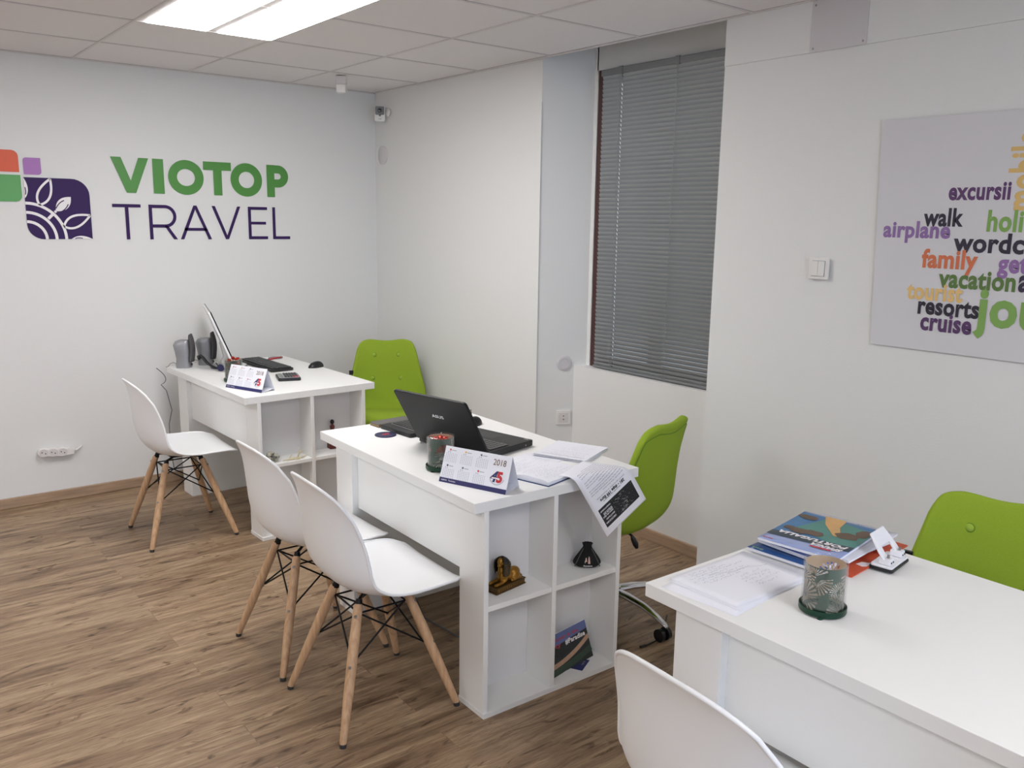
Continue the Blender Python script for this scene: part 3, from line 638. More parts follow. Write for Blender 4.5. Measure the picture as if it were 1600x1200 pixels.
# ---------------------------------------------------------------- desk calendars
def calendar(label, n_unused, x0, y0, x1, y1):
    d = Vector((x1-x0, y1-y0)); L = .258; a = math.atan2(d.y, d.x); t = thing('desk_calendar', label, 'calendar', (x0, y0, HD), a, '2018 desk calendars')
    D = .085; hh = .112; th = math.atan2(hh, D/2); sl = math.hypot(hh, D/2)
    F = lambda dd: (lambda x, y: Vector((x, y*math.cos(th)-dd*math.sin(th), y*math.sin(th)+dd*math.cos(th)))) if False else (lambda x, y: Vector((x, y*math.cos(th), y*math.sin(th)))+Vector((0, -math.sin(th), math.cos(th)))*dd)
    bm = NB(); w_ = .0006
    for (p, q, r, s) in (((0, 0, .0), (L, 0, .0), (L, D/2, hh), (0, D/2, hh)), ((0, D, 0), (L, D, 0), (L, D/2, hh), (0, D/2, hh)), ((0, .004, .0015), (L, .004, .0015), (L, D*.55, .004), (0, D*.55, .004)), ((0, D*.55, .004), (L, D*.55, .004), (L, D-.004, .012), (0, D-.004, .012))):
        bm.faces.new([bm.verts.new(v) for v in (p, q, r, s)])
    link('card_stand', bm, M_paper, t, fixn=False, mods=[('SOLIDIFY', dict(thickness=.0005, offset=0))])
    bm = NB(); flat(bm, [(0, 0), (L, 0), (L, .0155), (0, .0155)], F(.0006)); link('blue_strip', bm, M_navy, t, fixn=False)
    bm = NB(); text(bm, 'AGENTIA', F(.0009), .008, .030, .006, .0028, .01); text(bm, 'Turistica', F(.0009), .036, .064, .006, .0028, .01); link('strip_text', bm, M_white, t, fixn=False)
    cols = [(214, 92, 84), (226, 176, 96), (96, 100, 112), (70, 74, 92), (86, 98, 118), (206, 60, 66)]
    for k in range(6):
        cx = .008+(k % 3)*.0605; cy = sl-.014-(k//3)*.052-(k % 3)*.0; bm = NB(); g = F(.0008)
        flat(bm, [(cx+.010, cy), (cx+.0165, cy), (cx+.0165, cy+.0062), (cx+.010, cy+.0062)], g); link('month_marker', bm, mat('month_%d' % k, cols[k], .6), t, fixn=False)
        bm = NB(); flat(bm, [(cx+.019, cy+.0012), (cx+.036, cy+.0012), (cx+.036, cy+.0032), (cx+.019, cy+.0032)], g)
        for r in range(7):
            for c in range(7):
                if r == 0: 
                    if c not in (1, 2): continue
                x = cx+c*.0068; y = cy-.0045-r*.0052; z_ = .0011 if r else .0015; flat(bm, [(x-z_, y-z_), (x+z_, y-z_), (x+z_, y+z_), (x-z_, y+z_)], g)
        link('month_grid', bm, mat('month_print', (150, 152, 164), .8), t, fixn=False)
    bm = NB(); text(bm, '2018', F(.0009), .192, .240, sl-.034, .0125, .01); link('year_print', bm, mat('year_brown', (128, 104, 88), .7), t, fixn=False)
    bm = NB(); text(bm, '4', F(.0009), .189, .213, .034, .0205, .05, slant=.2); o = link('emblem_digit', bm, M_navy, t, fixn=False); o['label'] = 'blue digit 4'
    bm = NB(); text(bm, '5', F(.0010), .214, .236, .034, .0205, .05); o = link('emblem_digit', bm, M_red, t, fixn=False); o['label'] = 'red digit 5'
    bm = NB(); flat(bm, [(.196, .043), (.224, .043), (.224, .047), (.196, .047)], F(.0012)); link('emblem_bar', bm, M_white, t, fixn=False)
    bm = NB()
    for i in range(17):
        a_ = math.radians(200+140*i/16); x = .216+.027*math.cos(a_); y = .051+.026*math.sin(a_); z_ = .0011; flat(bm, [(x-z_, y-z_), (x+z_, y-z_), (x+z_, y+z_*1.2), (x-z_, y+z_*1.2)], F(.0009))
    link('slogan_arc', bm, M_ink, t, fixn=False)
calendar('white 2018 desk calendar on the far corner desk', 0, -1.4207, -.953, -1.328, -1.207)
calendar('white 2018 desk calendar on the middle desk beside the candle glass', 0, -1.4285, -2.901, -1.340, -3.144)

# ---------------------------------------------------------------- candle glasses with a pierced green sleeve
M_sleeve = mat('green_sleeve', (46, 76, 62), .38, .45, vary=.2, vscale=40); M_copper = mat('sleeve_inside', (150, 112, 84), .4, .6); 
def two_sided(m, col):
    nt = m.node_tree; b = nt.nodes['Principled BSDF']; g = nt.nodes.new('ShaderNodeNewGeometry'); mx = nt.nodes.new('ShaderNodeMix'); mx.data_type = 'RGBA'
    l = b.inputs['Base Color'].links[0].from_socket; nt.links.new(g.outputs['Backfacing'], mx.inputs[0]); nt.links.new(l, mx.inputs[6]); mx.inputs[7].default_value = srgb(*col); nt.links.new(mx.outputs[2], b.inputs['Base Color'])
two_sided(M_sleeve, (206, 186, 162))  # coppery inside, lightened to imitate bright glints through the slits
M_ring = mat('green_ring', (26, 62, 46), .35, .5)
M_candy = mat('red_foil', (172, 52, 40), .32, .5)
def slit(th, z, seed, fr={}):
    if seed not in fr:
        rnd = random.Random(seed); fr[seed] = [(rnd.random()*2*PI, rnd.uniform(-.012, .10), rnd.uniform(0, 2*PI), rnd.randint(22, 30), rnd.random(), rnd.uniform(.024, .040)) for i in range(22)]
    for a0, z0, ax, n, ph, R_ in fr[seed]:
        dx = ((th-a0+PI) % (2*PI)-PI)*.044; dz = z-z0; r = math.hypot(dx, dz); a = math.atan2(dz, dx)
        if r < R_*1.05 and abs((a-ax+PI) % (2*PI)-PI) < 1.3:
            return .007 < r < R_ and ((a/(2*PI)*n+ph) % 1) < .5
    return False
def glass_cup(label, x, y, seed, r=.047, h=.118):
    t = thing('candle_glass', label, 'candle holder', (x, y, HD), seed, 'candle glasses with green pierced sleeves')
    bm = NB(); lathe(bm, [(.0, .006), (r, .006), (r+.0004, .008), (r+.0004, h), (r-.0015, h+.001), (r-.0022, h), (r-.0022, .009), (0, .009)], 48, cap=False); link('glass', bm, M_glass, t, smooth=50)
    bm = NB(); n = 200; m_ = 110; R = r-.0042; V = {}
    def vv(i, j):
        k = (i % n, j)
        if k not in V: V[k] = bm.verts.new((R*math.cos(2*PI*i/n), R*math.sin(2*PI*i/n), .010+(h-.014)*j/m_))
        return V[k]
    for i in range(n):
        for j in range(m_):
            th = 2*PI*(i+.5)/n; z = (h-.014)*(j+.5)/m_
            if 2 < j < m_-3 and slit(th, z, seed): continue
            bm.faces.new((vv(i, j), vv(i+1, j), vv(i+1, j+1), vv(i, j+1)))
    link('pierced_sleeve', bm, M_sleeve, t, smooth=True, fixn=False)
    bm = NB(); lathe(bm, [(r-.01, .004), (r+.0035, .004), (r+.0042, .006), (r+.0042, .017), (r+.0026, .0175), (r+.0012, .017), (r+.0012, .0055), (r-.01, .0055)], 48, cap=False)
    for k in range(3): a = k*2*PI/3+.6; tube(bm, [((r)*math.cos(a), (r)*math.sin(a), 0), ((r)*math.cos(a), (r)*math.sin(a), .006)], .006, 12)
    link('base_ring', bm, M_ring, t, smooth=40)
    return t
glass_cup('candle glass with green leaf-cut sleeve on the nearest desk', -1.272, -4.205, 3)
glass_cup('green sleeved glass full of red sweets beside the middle calendar', -1.345, -2.785, 5)
glass_cup('green sleeved glass with red sweets behind the far desk calendar', -1.328, -.823, 8)
def candy(x, y, z, k, label, grp):
    bm = NB(); rnd = random.Random(k); bmesh.ops.create_icosphere(bm, subdivisions=3, radius=.0095)
    for v in bm.verts:
        n_ = noise.noise(v.co*230+Vector((k*3.1, 0, 0))); v.co = Vector((v.co.x*1.35, v.co.y*.9, v.co.z*.8))*(1+.35*n_)
    o = link('wrapped_sweet', bm, M_candy, loc=(x, y, z), smooth=30); o.rotation_euler = (rnd.uniform(-.6, .6), rnd.uniform(-.6, .6), rnd.uniform(0, 6)); tag(o, label, 'sweet', grp)
rnd = random.Random(4); k = 0
for (cx, cy, zz, nn, lab, grp) in ((-1.345, -2.785, HD+.102, 6, 'red foil wrapped sweet in the glass by the middle calendar', 'red sweets in the middle glass'), (-1.328, -.823, HD+.112, 3, 'red foil wrapped sweet in the glass behind the far calendar', 'red sweets in the far glass')):
    for i in range(nn):
        a = i*2*PI/max(nn-1, 1)+.4; rr = .0255 if i < nn-1 else 0; candy(cx+rr*math.cos(a), cy+rr*math.sin(a), zz+(.008 if rr == 0 else 0)+rnd.uniform(-.002, .004), k, lab, grp); k += 1
for (cx, cy, zz) in ((-1.345, -2.785, HD+.093), (-1.328, -.823, HD+.102)):
    bm = NB(); lathe(bm, [(.0, -.03), (.037, -.026), (.038, -.004), (.03, .0), (0, .002)], 30, cap=False)
    for v in bm.verts: v.co.z += .004*noise.noise(v.co*90)
    o = link('sweets_below', bm, M_candy, loc=(cx, cy, zz), smooth=30); o['kind'] = 'stuff'; tag(o, 'mass of red foil sweets filling the %s glass' % ('middle' if cy < -2 else 'far'), 'sweets')

# ---------------------------------------------------------------- middle desk: laptop and company
def slab(bm, x0, x1, y0, y1, z0, z1, r=.008, m=ID): prism(bm, rrect(x0, x1, y0, y1, r), z0, z1, m)
t = thing('laptop', 'open black laptop on the middle desk, its lid towards the visitor chairs', 'laptop', (-1.174, -2.612, HD), math.radians(11.5))
bm = NB(); slab(bm, .0, .252, -.182, .186, .004, .026, .010); link('base', bm, M_black, t, bevel=.003)
bm = NB(); 
for x, y in ((.03, .16), (.03, -.16), (.22, .16), (.22, -.16)): lathe(bm, [(.008, 0), (.008, .0045)], 12, Matrix.Translation((x, y, 0)))
o = link('rubber_feet', bm, M_dark, t)
bm = NB(); box(bm, .02, .128, -.172, .172, .0262, .0268); link('keyboard_well', bm, mat('well_grey', (34, 35, 37), .4), t)
bm = NB()
for r in range(6):
    for c in range(17):
        x = .024+r*.0172; y = -.165+c*.0195
        if r == 5 and 5 <= c <= 9:
            if c == 5: box(bm, x, x+.0145, y, y+.0945, .0268, .0292)
            continue
        box(bm, x, x+.0145, y, y+.0168, .0268, .0292)
o = link('key_bank', bm, M_blackg, t); 
bm = NB(); slab(bm, .158, .225, -.055, .045, .0261, .0266, .004); link('touchpad', bm, mat('touchpad', (58, 58, 58), .5), t)
bm = NB(); box(bm, .14, .248, -.18, .18, .0260, .0263); link('palm_rest', bm, mat('palm_rest', (40, 40, 40), .5), t)
bm = NB(); box(bm, .232, .243, -.168, -.148, .0264, .0267); link('sticker', bm, M_steel, t)
la = math.radians(-31); LM = Matrix.Translation((.004, 0, .022)) @ Matrix.Rotation(la, 4, 'Y') @ Matrix(((0, 0, 1, 0), (1, 0, 0, 0), (0, 1, 0, 0), (0, 0, 0, 1)))   # local x=width, y=up the lid, z=towards user
bm = NB(); prism(bm, rrect(-.180, .186, 0, .240, [.004, .004, .012, .012]), -.010, .0, LM); lid = link('lid', bm, mat('lid_black', (17, 19, 21), .5, spec=.3), t, bevel=.002)
bm = NB(); prism(bm, rrect(-.170, .170, .018, .230, .002), .0, .0006, LM); link('screen', bm, M_blackg, lid)
bm = NB(); text(bm, 'ASUS', lambda x, y: LM @ Vector((-x, y, -.0104)), -.030, .030, .140, .0085, .035); link('lid_lettering', bm, mat('silver_letter', (196, 198, 202), .3, .6), lid, fixn=False)
bm = NB(); tube(bm, [(.004, -.15, .020), (.004, .15, .020)], .009, 12); link('hinge', bm, M_black, t, smooth=40)
bm = NB(); lathe(bm, [(.0035, 0), (.0035, .001), (.002, .001)], 12, Matrix.Translation((.20, -.186, .015)) @ Matrix.Rotation(PI/2, 4, 'X')); link('jack_port', bm, M_steel, t)
def mouse(label, x, y, rz, sc=1):
    t = thing('computer_mouse', label, 'computer mouse', (x, y, HD), rz)
    bm = NB(); ball(bm, (0, 0, 0), (.052*sc, .030*sc, .034*sc), seg=28)
    for v in list(bm.verts):
        if v.co.z < 0: v.co.z = 0
        v.co.z *= 1-.18*(v.co.x/.052); 
    bmesh.ops.remove_doubles(bm, verts=bm.verts, dist=1e-5); link('shell', bm, M_black, t, smooth=50)
    bm = NB(); tube(bm, [(.030*sc, -.0035, .0215*sc), (.030*sc, .0035, .0215*sc)], .0065, 14); link('scroll_wheel', bm, M_dark, t, smooth=40)
    bm = NB(); ribbon(bm, [(.005, -.022), (.02, -.0235), (.035, -.019)], .006, lambda u, v: Vector((u*sc, v*sc*.98, .0245*sc))); 
    bm.free(); return t
mouse('black mouse behind the laptop lid on the middle desk', -.875, -2.325, math.radians(200))
t = thing('numeric_keypad', 'black keypad with silver framed keys at the far end of the middle desk', 'keypad', (-1.135, -2.255, HD), math.radians(4))
bm = NB(); slab(bm, -.082, .082, -.105, .105, .0, .017, .010); link('housing', bm, M_black, t, bevel=.003)
bm = NB(); slab(bm, -.040, .072, -.098, .086, .0172, .0185, .004); link('key_frame', bm, mat('silver_frame', (168, 170, 172), .35, .5), t)
bm = NB()
for r in range(6):
    for c in range(9): box(bm, -.036+r*.0178, -.036+r*.0178+.0148, -.094+c*.0196, -.094+c*.0196+.0165, .0185, .0215)
link('key_bank', bm, M_blackg, t)
t = thing('notebook', 'small closed grey notebook with golden edges behind the keypad', 'notebook', (-1.148, -2.109, HD), math.radians(3))
bm = NB(); slab(bm, -.075, .095, -.032, .034, .001, .0105, .002); link('page_block', bm, mat('gold_edge', (150, 128, 88), .5), t)
bm = NB(); slab(bm, -.078, .098, -.034, .036, .0107, .0135, .004); slab(bm, -.078, .098, -.034, .036, 0, .001, .004); link('cover', bm, mat('grey_cover', (92, 90, 86), .7), t)
def coaster(label, x, y, c1_, c2_, r=.042):
    t = thing('coaster', label, 'coaster', (x, y, HD), 0)
    bm = NB(); lathe(bm, [(r, 0), (r+.001, .002), (r, .004), (0, .004)], 36); link('disc', bm, c1_, t, smooth=40)
    bm = NB(); text(bm, '45', lambda a, b: Vector((a, b, .0043)), -.017, .017, -.010, .014, .03); link('printed_mark', bm, c2_, t, fixn=False)
coaster('round dark blue and red coaster by the keypad on the middle desk', -1.262, -2.268, mat('coaster_blue', (38, 40, 74), .4), M_red)
coaster('round grey coaster at the wall end of the far desk', -.845, -.225, mat('coaster_grey', (120, 112, 112), .4), M_red)
t = thing('usb_receiver', 'tiny black and silver plug standing behind the laptop lid', 'plug', (-.80, -2.20, HD), .4)
bm = NB(); box(bm, -.006, .006, -.004, .004, .0, .022); link('plug_body', bm, M_black, t, bevel=.001)
bm = NB(); box(bm, -.0055, .0055, -.0025, .0025, .0222, .034); link('metal_tip', bm, M_steel, t)
# agenda, open
ag = thing('open_agenda', 'open agenda full of handwriting with a blue cover at the desk edge', 'agenda', (-1.176, -3.160, HD), math.radians(14))
bm = NB(); slab(bm, -.002, .206, .000, .292, 0, .0025, .003); link('cover', bm, mat('agenda_blue', (30, 62, 110), .45), ag)
def page_block(y0, y1, bulge, h):
    bm = NB(); nx = 10; ny = 12; top = []
    for i in range(nx+1):
        row = []
        for j in range(ny+1):
            x = .002+.200*i/nx; v = j/ny; y = y0+(y1-y0)*v; z = .003+h*(math.sin(PI*(.12+.76*(v if bulge > 0 else 1-v)))**.6) + .0012*math.sin(i*1.3+j)
            row.append(Vector((x, y, z)))
        top.append(row)
    V = [[bm.verts.new(p) for p in r] for r in top]; B = [[bm.verts.new((p.x, p.y, .0026)) for p in r] for r in top]
    for i in range(nx):
        for j in range(ny): bm.faces.new((V[i][j], V[i+1][j], V[i+1][j+1], V[i][j+1])); bm.faces.new((B[i][j+1], B[i+1][j+1], B[i+1][j], B[i][j]))
    for i in range(nx):
        for (j, k) in ((0, 1), (ny, -1)): bm.faces.new((V[i][j], B[i][j], B[i+1][j], V[i+1][j]))
    for j in range(ny):
        for i in (0, nx): bm.faces.new((V[i][j], V[i][j+1], B[i][j+1], B[i][j]))
    return bm, top
for (y0, y1, h) in ((.003, .146, .0175), (.148, .290, .0095)):
    bm, top = page_block(y0, y1, 1, h); pb = link('page_block', bm, M_paper, ag, smooth=40)
    def onpage(u, v, top=top, y0=y0, y1=y1):
        i = min(max(int(u/.2*10), 0), 9); j = min(max(int((v-y0)/(y1-y0)*12), 0), 11); fu = u/.2*10-i; fv = (v-y0)/(y1-y0)*12-j
        z = (top[i][j].z*(1-fu)+top[i+1][j].z*fu)*(1-fv)+(top[i][j+1].z*(1-fu)+top[i+1][j+1].z*fu)*fv; return Vector((.002+u, v, z+.0006))
    bm = NB(); scribble(bm, onpage, .012, .185, y0+.012, y1-.010, 15, int(y0*1000)+3, .0007, .42); link('handwriting', bm, M_pen, pb, fixn=False)
# loose papers
def sheet_stack(label, origin, rz, w_, h_, nn, seed, cat='papers', z=HD, lines=14, grp=None, gap=.0011):
    t = thing('paper_stack' if nn > 1 else 'paper_sheet', label, cat, (*origin, z), rz); rnd = random.Random(seed)
    for i in range(nn):
        bm = NB(); dx, dy, a = rnd.uniform(-.004, .004), rnd.uniform(-.004, .004), rnd.uniform(-.03, .03)
        m = Matrix.Translation((dx, dy, i*gap)) @ Matrix.Rotation(a, 4, 'Z'); box(bm, 0, w_, 0, h_, .0002, .0002+gap*.75, m); o = link('sheet', bm, M_paper, t)
    bm = NB(); f = lambda x, y: m @ Vector((x, y, gap*.75+.0006)); scribble(bm, f, .015, w_-.02, h_*.55, h_-.015, lines//2, seed, .0008, .32); scribble(bm, f, .02, w_-.05, .03, h_*.5, lines//3, seed+1, .0007, .3)
    ribbon(bm, [(.012, h_-.025), (w_-.02, h_-.028)], .0022, f)
    link('handwriting', bm, M_pen, o, fixn=False); return t
sheet_stack('thick sheaf of printed papers by the outer edge of the middle desk', (-.700, -2.945), math.radians(113.6), .205, .215, 11, 21)
sheet_stack('loose sheet with notes between the laptop and the open agenda', (-.925, -2.955), math.radians(104), .16, .11, 2, 37, z=HD)
# flyer drooping over the desk end
FP = (-1.117, -3.1423, .4129, .03, 1.4206, .752, .0255, -.0982)
def fly(x, y, up=0.0):
    x0, y0, a, r, pm, z0, off, be = FP; d = Vector((math.sin(be), -math.cos(be))); tt = Vector((math.cos(be), math.sin(be)))
    q = Vector((x*math.cos(a)+y*math.sin(a), x*math.sin(a)-y*math.cos(a))); e = q.dot(d)-off; w_ = q.dot(tt)
    if e <= 0: u = q.dot(d); z = z0; n = Vector((0, 0, 1))
    else:
        ph = min(e/r, pm); rest = e-ph*r; u = off+r*math.sin(ph)+rest*math.cos(ph); z = z0-r*(1-math.cos(ph))-rest*math.sin(ph); n = Vector((d.x*math.sin(ph), d.y*math.sin(ph), math.cos(ph)))
    return Vector((x0+d.x*u+tt.x*w_, y0+d.y*u+tt.y*w_, z))+n*up
FO = fly(.1, .1); fl = thing('paper_flyer', 'printed black and white flyer drooping over the end of the middle desk', 'flyer', FO)
FW, FL = .204, .297
pf = lambda p, q, up=0.0: fly(FW-p, FL-q, up)-FO      # p reading direction, q down the page from its head
bm = NB(); G = [[pf(FW*i/8, FL*j/60) for j in range(61)] for i in range(9)]; grid_mesh(bm, G); link('sheet', bm, M_paper, fl, smooth=True, fixn=False, mods=[('SOLIDIFY', dict(thickness=.0003, offset=0))])
def patch(bm, p0, p1, q0, q1, up, n=14):
    grid_mesh(bm, [[pf(p0+(p1-p0)*i/6, q0+(q1-q0)*j/n, up) for j in range(n+1)] for i in range(7)])
bm = NB(); patch(bm, .018, .186, .026, .098, .0006); link('photo_block', bm, mat('photo_black', (24, 24, 27), .6), fl, fixn=False)
bm = NB(); rnd = random.Random(9)
for i in range(150):
    p = .024+rnd.random()*.105; q = .030+rnd.random()*.062; z_ = rnd.choice((.0005, .0008, .0014)); k = math.exp(-((p-.085)/.030)**2)
    if rnd.random() > k+.18: continue
    ll = rnd.uniform(.001, .009)*k+z_; bm.faces.new([bm.verts.new(pf(a, b, .0010)) for a, b in ((p, q), (p+ll, q+z_*.4), (p+ll*.8, q+z_*1.6), (p-z_*.3, q+z_*1.2))])
link('photo_highlights', bm, mat('photo_grey', (150, 150, 152), .6), fl, fixn=False)
bm = NB(); ft = lambda p, q: pf(p, q, .0010)
T2 = lambda bm, s_, p0, p1, q, h, off=.02, up=.0010: text(bm, s_, lambda a, b: pf(a, 2*q-b if False else q-(b-q), up), p0, p1, q, h, off)
for i, s_ in enumerate(('SARBATORI DE IARNA', 'plecare 27 decembrie', 'cazare mic dejun', 'REVELION 2018', 'transport autocar')): T2(bm, s_, .132, .182 if i % 2 == 0 else .174, .043+i*.0115, .0042 if i != 3 else .006)
link('photo_caption', bm, M_paper, fl, fixn=False)
bm = NB(); T2(bm, '281 - dupa 199 Euro', .040, .160, .124, .0068, .05); T2(bm, 'excursie cu autocarul', .065, .150, .112, .0026, .01); T2(bm, 'plecari garantate in fiecare luna', .03, .17, .133, .0024, .0); link('headline', bm, M_inkd, fl, fixn=False)
bm = NB(); words_ = 'transport cazare mic dejun vizite ghid asigurare taxe intrari orase muzee seara program liber hotel grup copii masa ziua drum retur sosire plecare'.split(); rnd = random.Random(3)
for i in range(13):
    T2(bm, ' '.join(rnd.choice(words_) for _ in range(9 if i % 4 else 6)), .020, .182 if i % 4 else .13, .146+i*.0088, .0023, .0)
link('body_text', bm, M_inkd, fl, fixn=False)

# things on the shelves of the middle desk
def join_remesh(name, bm, m, parent, vox=.0014):
    return link(name, bm, m, parent, smooth=True, mods=[('REMESH', dict(mode='VOXEL', voxel_size=vox, use_smooth_shade=True)), ('SMOOTH', dict(factor=.5, iterations=2))])
M_gold = mat('old_gold', (150, 108, 40), .34, .75, bump=.5, bscale=160, vary=.25, vscale=60); M_goldd = mat('old_gold_dark', (92, 68, 30), .45, .6, vary=.3, vscale=120); M_stripe = mat('headcloth', (52, 50, 46), .4, .5)
sx = thing('sphinx_figurine', 'small golden sphinx statuette on the middle desk shelf', 'figurine', (-1.277, -3.072, .3785), math.radians(189))
bm = NB(); box(bm, -.070, .070, -.026, .026, 0, .005); box(bm, -.067, .067, -.024, .024, .005, .018); box(bm, -.070, .070, -.026, .026, .018, .022); link('plinth', bm, M_goldd, sx, bevel=.001)
bm = NB(); rnd = random.Random(2)
for sd in (-1, 1):
    for i in range(13):
        x = -.062+i*.0098; w_ = rnd.choice((.003, .0045, .006)); hh = rnd.choice((.006, .009)); box(bm, x, x+w_*.4, sd*.0238-.0006, sd*.0238+.0006, .007, .007+hh); box(bm, x, x+w_, sd*.0238-.0006, sd*.0238+.0006, .007+hh*.8, .007+hh)
link('glyph_relief', bm, M_gold, sx)
bm = NB(); ball(bm, (-.036, 0, .042), (.026, .019, .021)); ball(bm, (-.008, 0, .040), (.034, .016, .018)); ball(bm, (.018, 0, .045), (.018, .018, .026)); ball(bm, (.022, 0, .062), (.013, .013, .02))
for sd in (-1, 1):
    ball(bm, (-.034, sd*.014, .034), (.021, .009, .014)); ball(bm, (-.022, sd*.018, .027), (.018, .006, .006))
    tube(bm, [(.014, sd*.012, .036), (.030, sd*.013, .029), (.060, sd*.013, .0275)], [.008, .0065, .0055], 12); ball(bm, (.060, sd*.013, .0275), (.007, .006, .0055))
tube(bm, [(-.060, .004, .034), (-.062, .014, .028), (-.050, .021, .026), (-.036, .022, .026)], .0025, 8)
join_remesh('body', bm, M_gold, sx)
bm = NB(); ball(bm, (.026, 0, .094), (.0125, .0115, .0165)); ball(bm, (.0375, 0, .0915), (.0028, .0024, .005)); ball(bm, (.035, 0, .083), (.005, .006, .0035)); tube(bm, [(.034, 0, .079), (.036, 0, .066)], [.0028, .0034], 10)
for sd in (-1, 1): ball(bm, (.036, sd*.0048, .096), (.002, .0026, .0016)); ball(bm, (.027, sd*.0125, .093), (.0028, .0022, .0042))
join_remesh('face', bm, M_gold, sx, .0009)
bm = NB(); n = 26
for i in range(n):
    z = .052+.060*i/(n-1); k = i/(n-1); r = .0265 if k < .45 else .0265-.002*((k-.45)/.55)**1; r = (.024+.004*math.sin(k*PI)) * math.sqrt(max(0.02, 1-max(0, (k-.62)/.40)**2)); rr = r*(1.0+.05*(i % 2))
    rings = [(.018+rr*.80*math.cos(a), rr*1.10*math.sin(a)) for a in [math.radians(42+q*13.8) for q in range(21)]]; inner = [(.016+rr*.5*math.cos(a)+.0, rr*.72*math.sin(a)) for a in [math.radians(52+q*12.8) for q in range(21)]]
    if i == 0: prev = None
    cur = [bm.verts.new((x, y, z)) for x, y in rings]
    if prev:
        for q in range(20): bm.faces.new((prev[q], prev[q+1], cur[q+1], cur[q]))
    prev = cur
c_ = bm.verts.new((.018, 0, .1135))
for q in range(20): bm.faces.new((prev[q], prev[q+1], c_))
link('headdress', bm, M_stripe, sx, smooth=25, mods=[('SOLIDIFY', dict(thickness=.003, offset=-1))])
bm = NB()
for i in range(0, 9):
    z = .056+i*.0048; k = (z-.052)/.060; r = (.0243+.004*math.sin(k*PI))*math.sqrt(max(0.02, 1-max(0, (k-.62)/.40)**2)); 
    tube(bm, [(.018+r*.83*math.cos(a), r*1.13*math.sin(a), z) for a in [math.radians(44+q*13.6) for q in range(21)]], .0009, 6)
link('headdress_stripes', bm, mat('stripe_gold', (120, 100, 60), .4, .6), sx, smooth=True)

pc = thing('drawstring_pouch', 'small black drawstring pouch with white stitching on the right shelf', 'pouch', (-.935, -3.098, .3785), math.radians(-38))
M_felt = mat('black_felt', (20, 21, 22), .95, bump=.8, bscale=300); M_feltg = mat('grey_cord', (84, 86, 84), .9)
bm = NB(); prof = [(.0, .0), (.036, .001), (.048, .006), (.050, .014), (.042, .030), (.029, .048), (.018, .062), (.0125, .070), (.014, .078), (.018, .086), (.012, .087), (.0, .080)]; n = 48; rings = []
for r, z in prof: rings.append([bm.verts.new((max(r, 1e-4)*(1+(.05 if z < .05 else .22)*math.sin(k*2*PI/n*(9 if z > .06 else 5)+z*20))*math.cos(2*PI*k/n), max(r, 1e-4)*.62*(1+(.05 if z < .05 else .22)*math.sin(k*2*PI/n*(9 if z > .06 else 5)+z*20))*math.sin(2*PI*k/n), z)) for k in range(n)])
for i in range(len(rings)-1):
    for k in range(n): bm.faces.new((rings[i][k], rings[i][(k+1) % n], rings[i+1][(k+1) % n], rings[i+1][k]))
link('bag_body', bm, M_felt, pc, smooth=True, mods=[('SUBSURF', dict(levels=1, render_levels=1))])
for sd in (-1, 1):
    bm = NB(); tube(bm, [(sd*.014, -.007, .066), (sd*.026, -.016, .046), (sd*.037, -.022, .024), (sd*.044, -.020, .006)], .0017, 8); link('drawstring', bm, M_feltg, pc, smooth=True)
fp = lambda x, z: Vector((x, -.0325-(.020-z)*.10 if z < .02 else -.0325+(z-.02)*.52, z))
bm = NB()
for (a, b, c, d) in ((-.008, .026, .0055, .012), (-.0105, .022, .003, .008), (.001, .020, .008, .018), (.003, .036, .004, .006)): flat(bm, [(a, b), (a+c, b), (a+c*.8, b+d), (a+c*.2, b+d)], lambda x, z: fp(x, z)+Vector((0, -.0022, 0)))
link('embroidered_figures', bm, mat('embroidery', (206, 178, 168), .8), pc, fixn=False)
bm = NB(); text(bm, 'Suceava', lambda x, z: fp(x, z)+Vector((0, -.0030, 0)), -.015, .016, .0105, .0032, .02); link('embroidered_name', bm, M_white, pc, fixn=False)

# booklets on the bottom shelf
bk = thing('travel_booklet', 'glossy travel booklet lettered #Paradise leaning on the bottom shelf', 'booklet', (-1.020, -3.128, .0188), math.radians(2))
BM_ = Matrix.Rotation(math.radians(-18), 4, 'X') @ Matrix.Rotation(math.radians(-4), 4, 'Y') @ Matrix(((1, 0, 0, 0), (0, 0, -1, 0), (0, 1, 0, 0), (0, 0, 0, 1)))
BX = lambda x0, x1, y0, y1, d: [BM_ @ Vector(p) for p in ((x0, y0+.008, d), (x1, y0+.008, d), (x1, y1+.008, d), (x0, y1+.008, d))]
bm = NB(); prism(bm, rrect(-.108, .112, .008, .142, .001), -.004, 0, BM_); link('page_block', bm, M_paper, bk)
def bl_(name, m, pts, d): 
    bm = NB(); flat(bm, pts, lambda x, y: BM_ @ Vector((x, y+.008, d))); return link(name, bm, m, bk, fixn=False)
bl_('cover_art', mat('print_night', (34, 38, 38), .5, vary=.6, vscale=90), [(-.108, 0), (.112, 0), (.112, .134), (-.108, .134)], .0006)['label'] = 'dark city photograph'
bl_('cover_sky', mat('print_sky', (92, 104, 152), .5, vary=.15, vscale=30), [(-.108, .088), (-.04, .094), (.112, .105), (.112, .134), (-.108, .134)], .0010)['label'] = 'blue sky band'
bm = NB(); P = [(-.108+.22*i/14, .028+.050*(i/14)**2.1) for i in range(15)]; ribbon(bm, P, .016, lambda x, y: BM_ @ Vector((x, y+.008, .0012))); link('cover_road', bm, mat('print_road', (176, 142, 118), .5, vary=.2, vscale=60), bk, fixn=False)
bm = NB(); P = [(-.108+.22*i/14, .008+.026*(i/14)**2.0) for i in range(15)]; ribbon(bm, P, .022, lambda x, y: BM_ @ Vector((x, y+.008, .0010))); link('cover_green', bm, mat('print_green', (48, 66, 54), .5), bk, fixn=False)
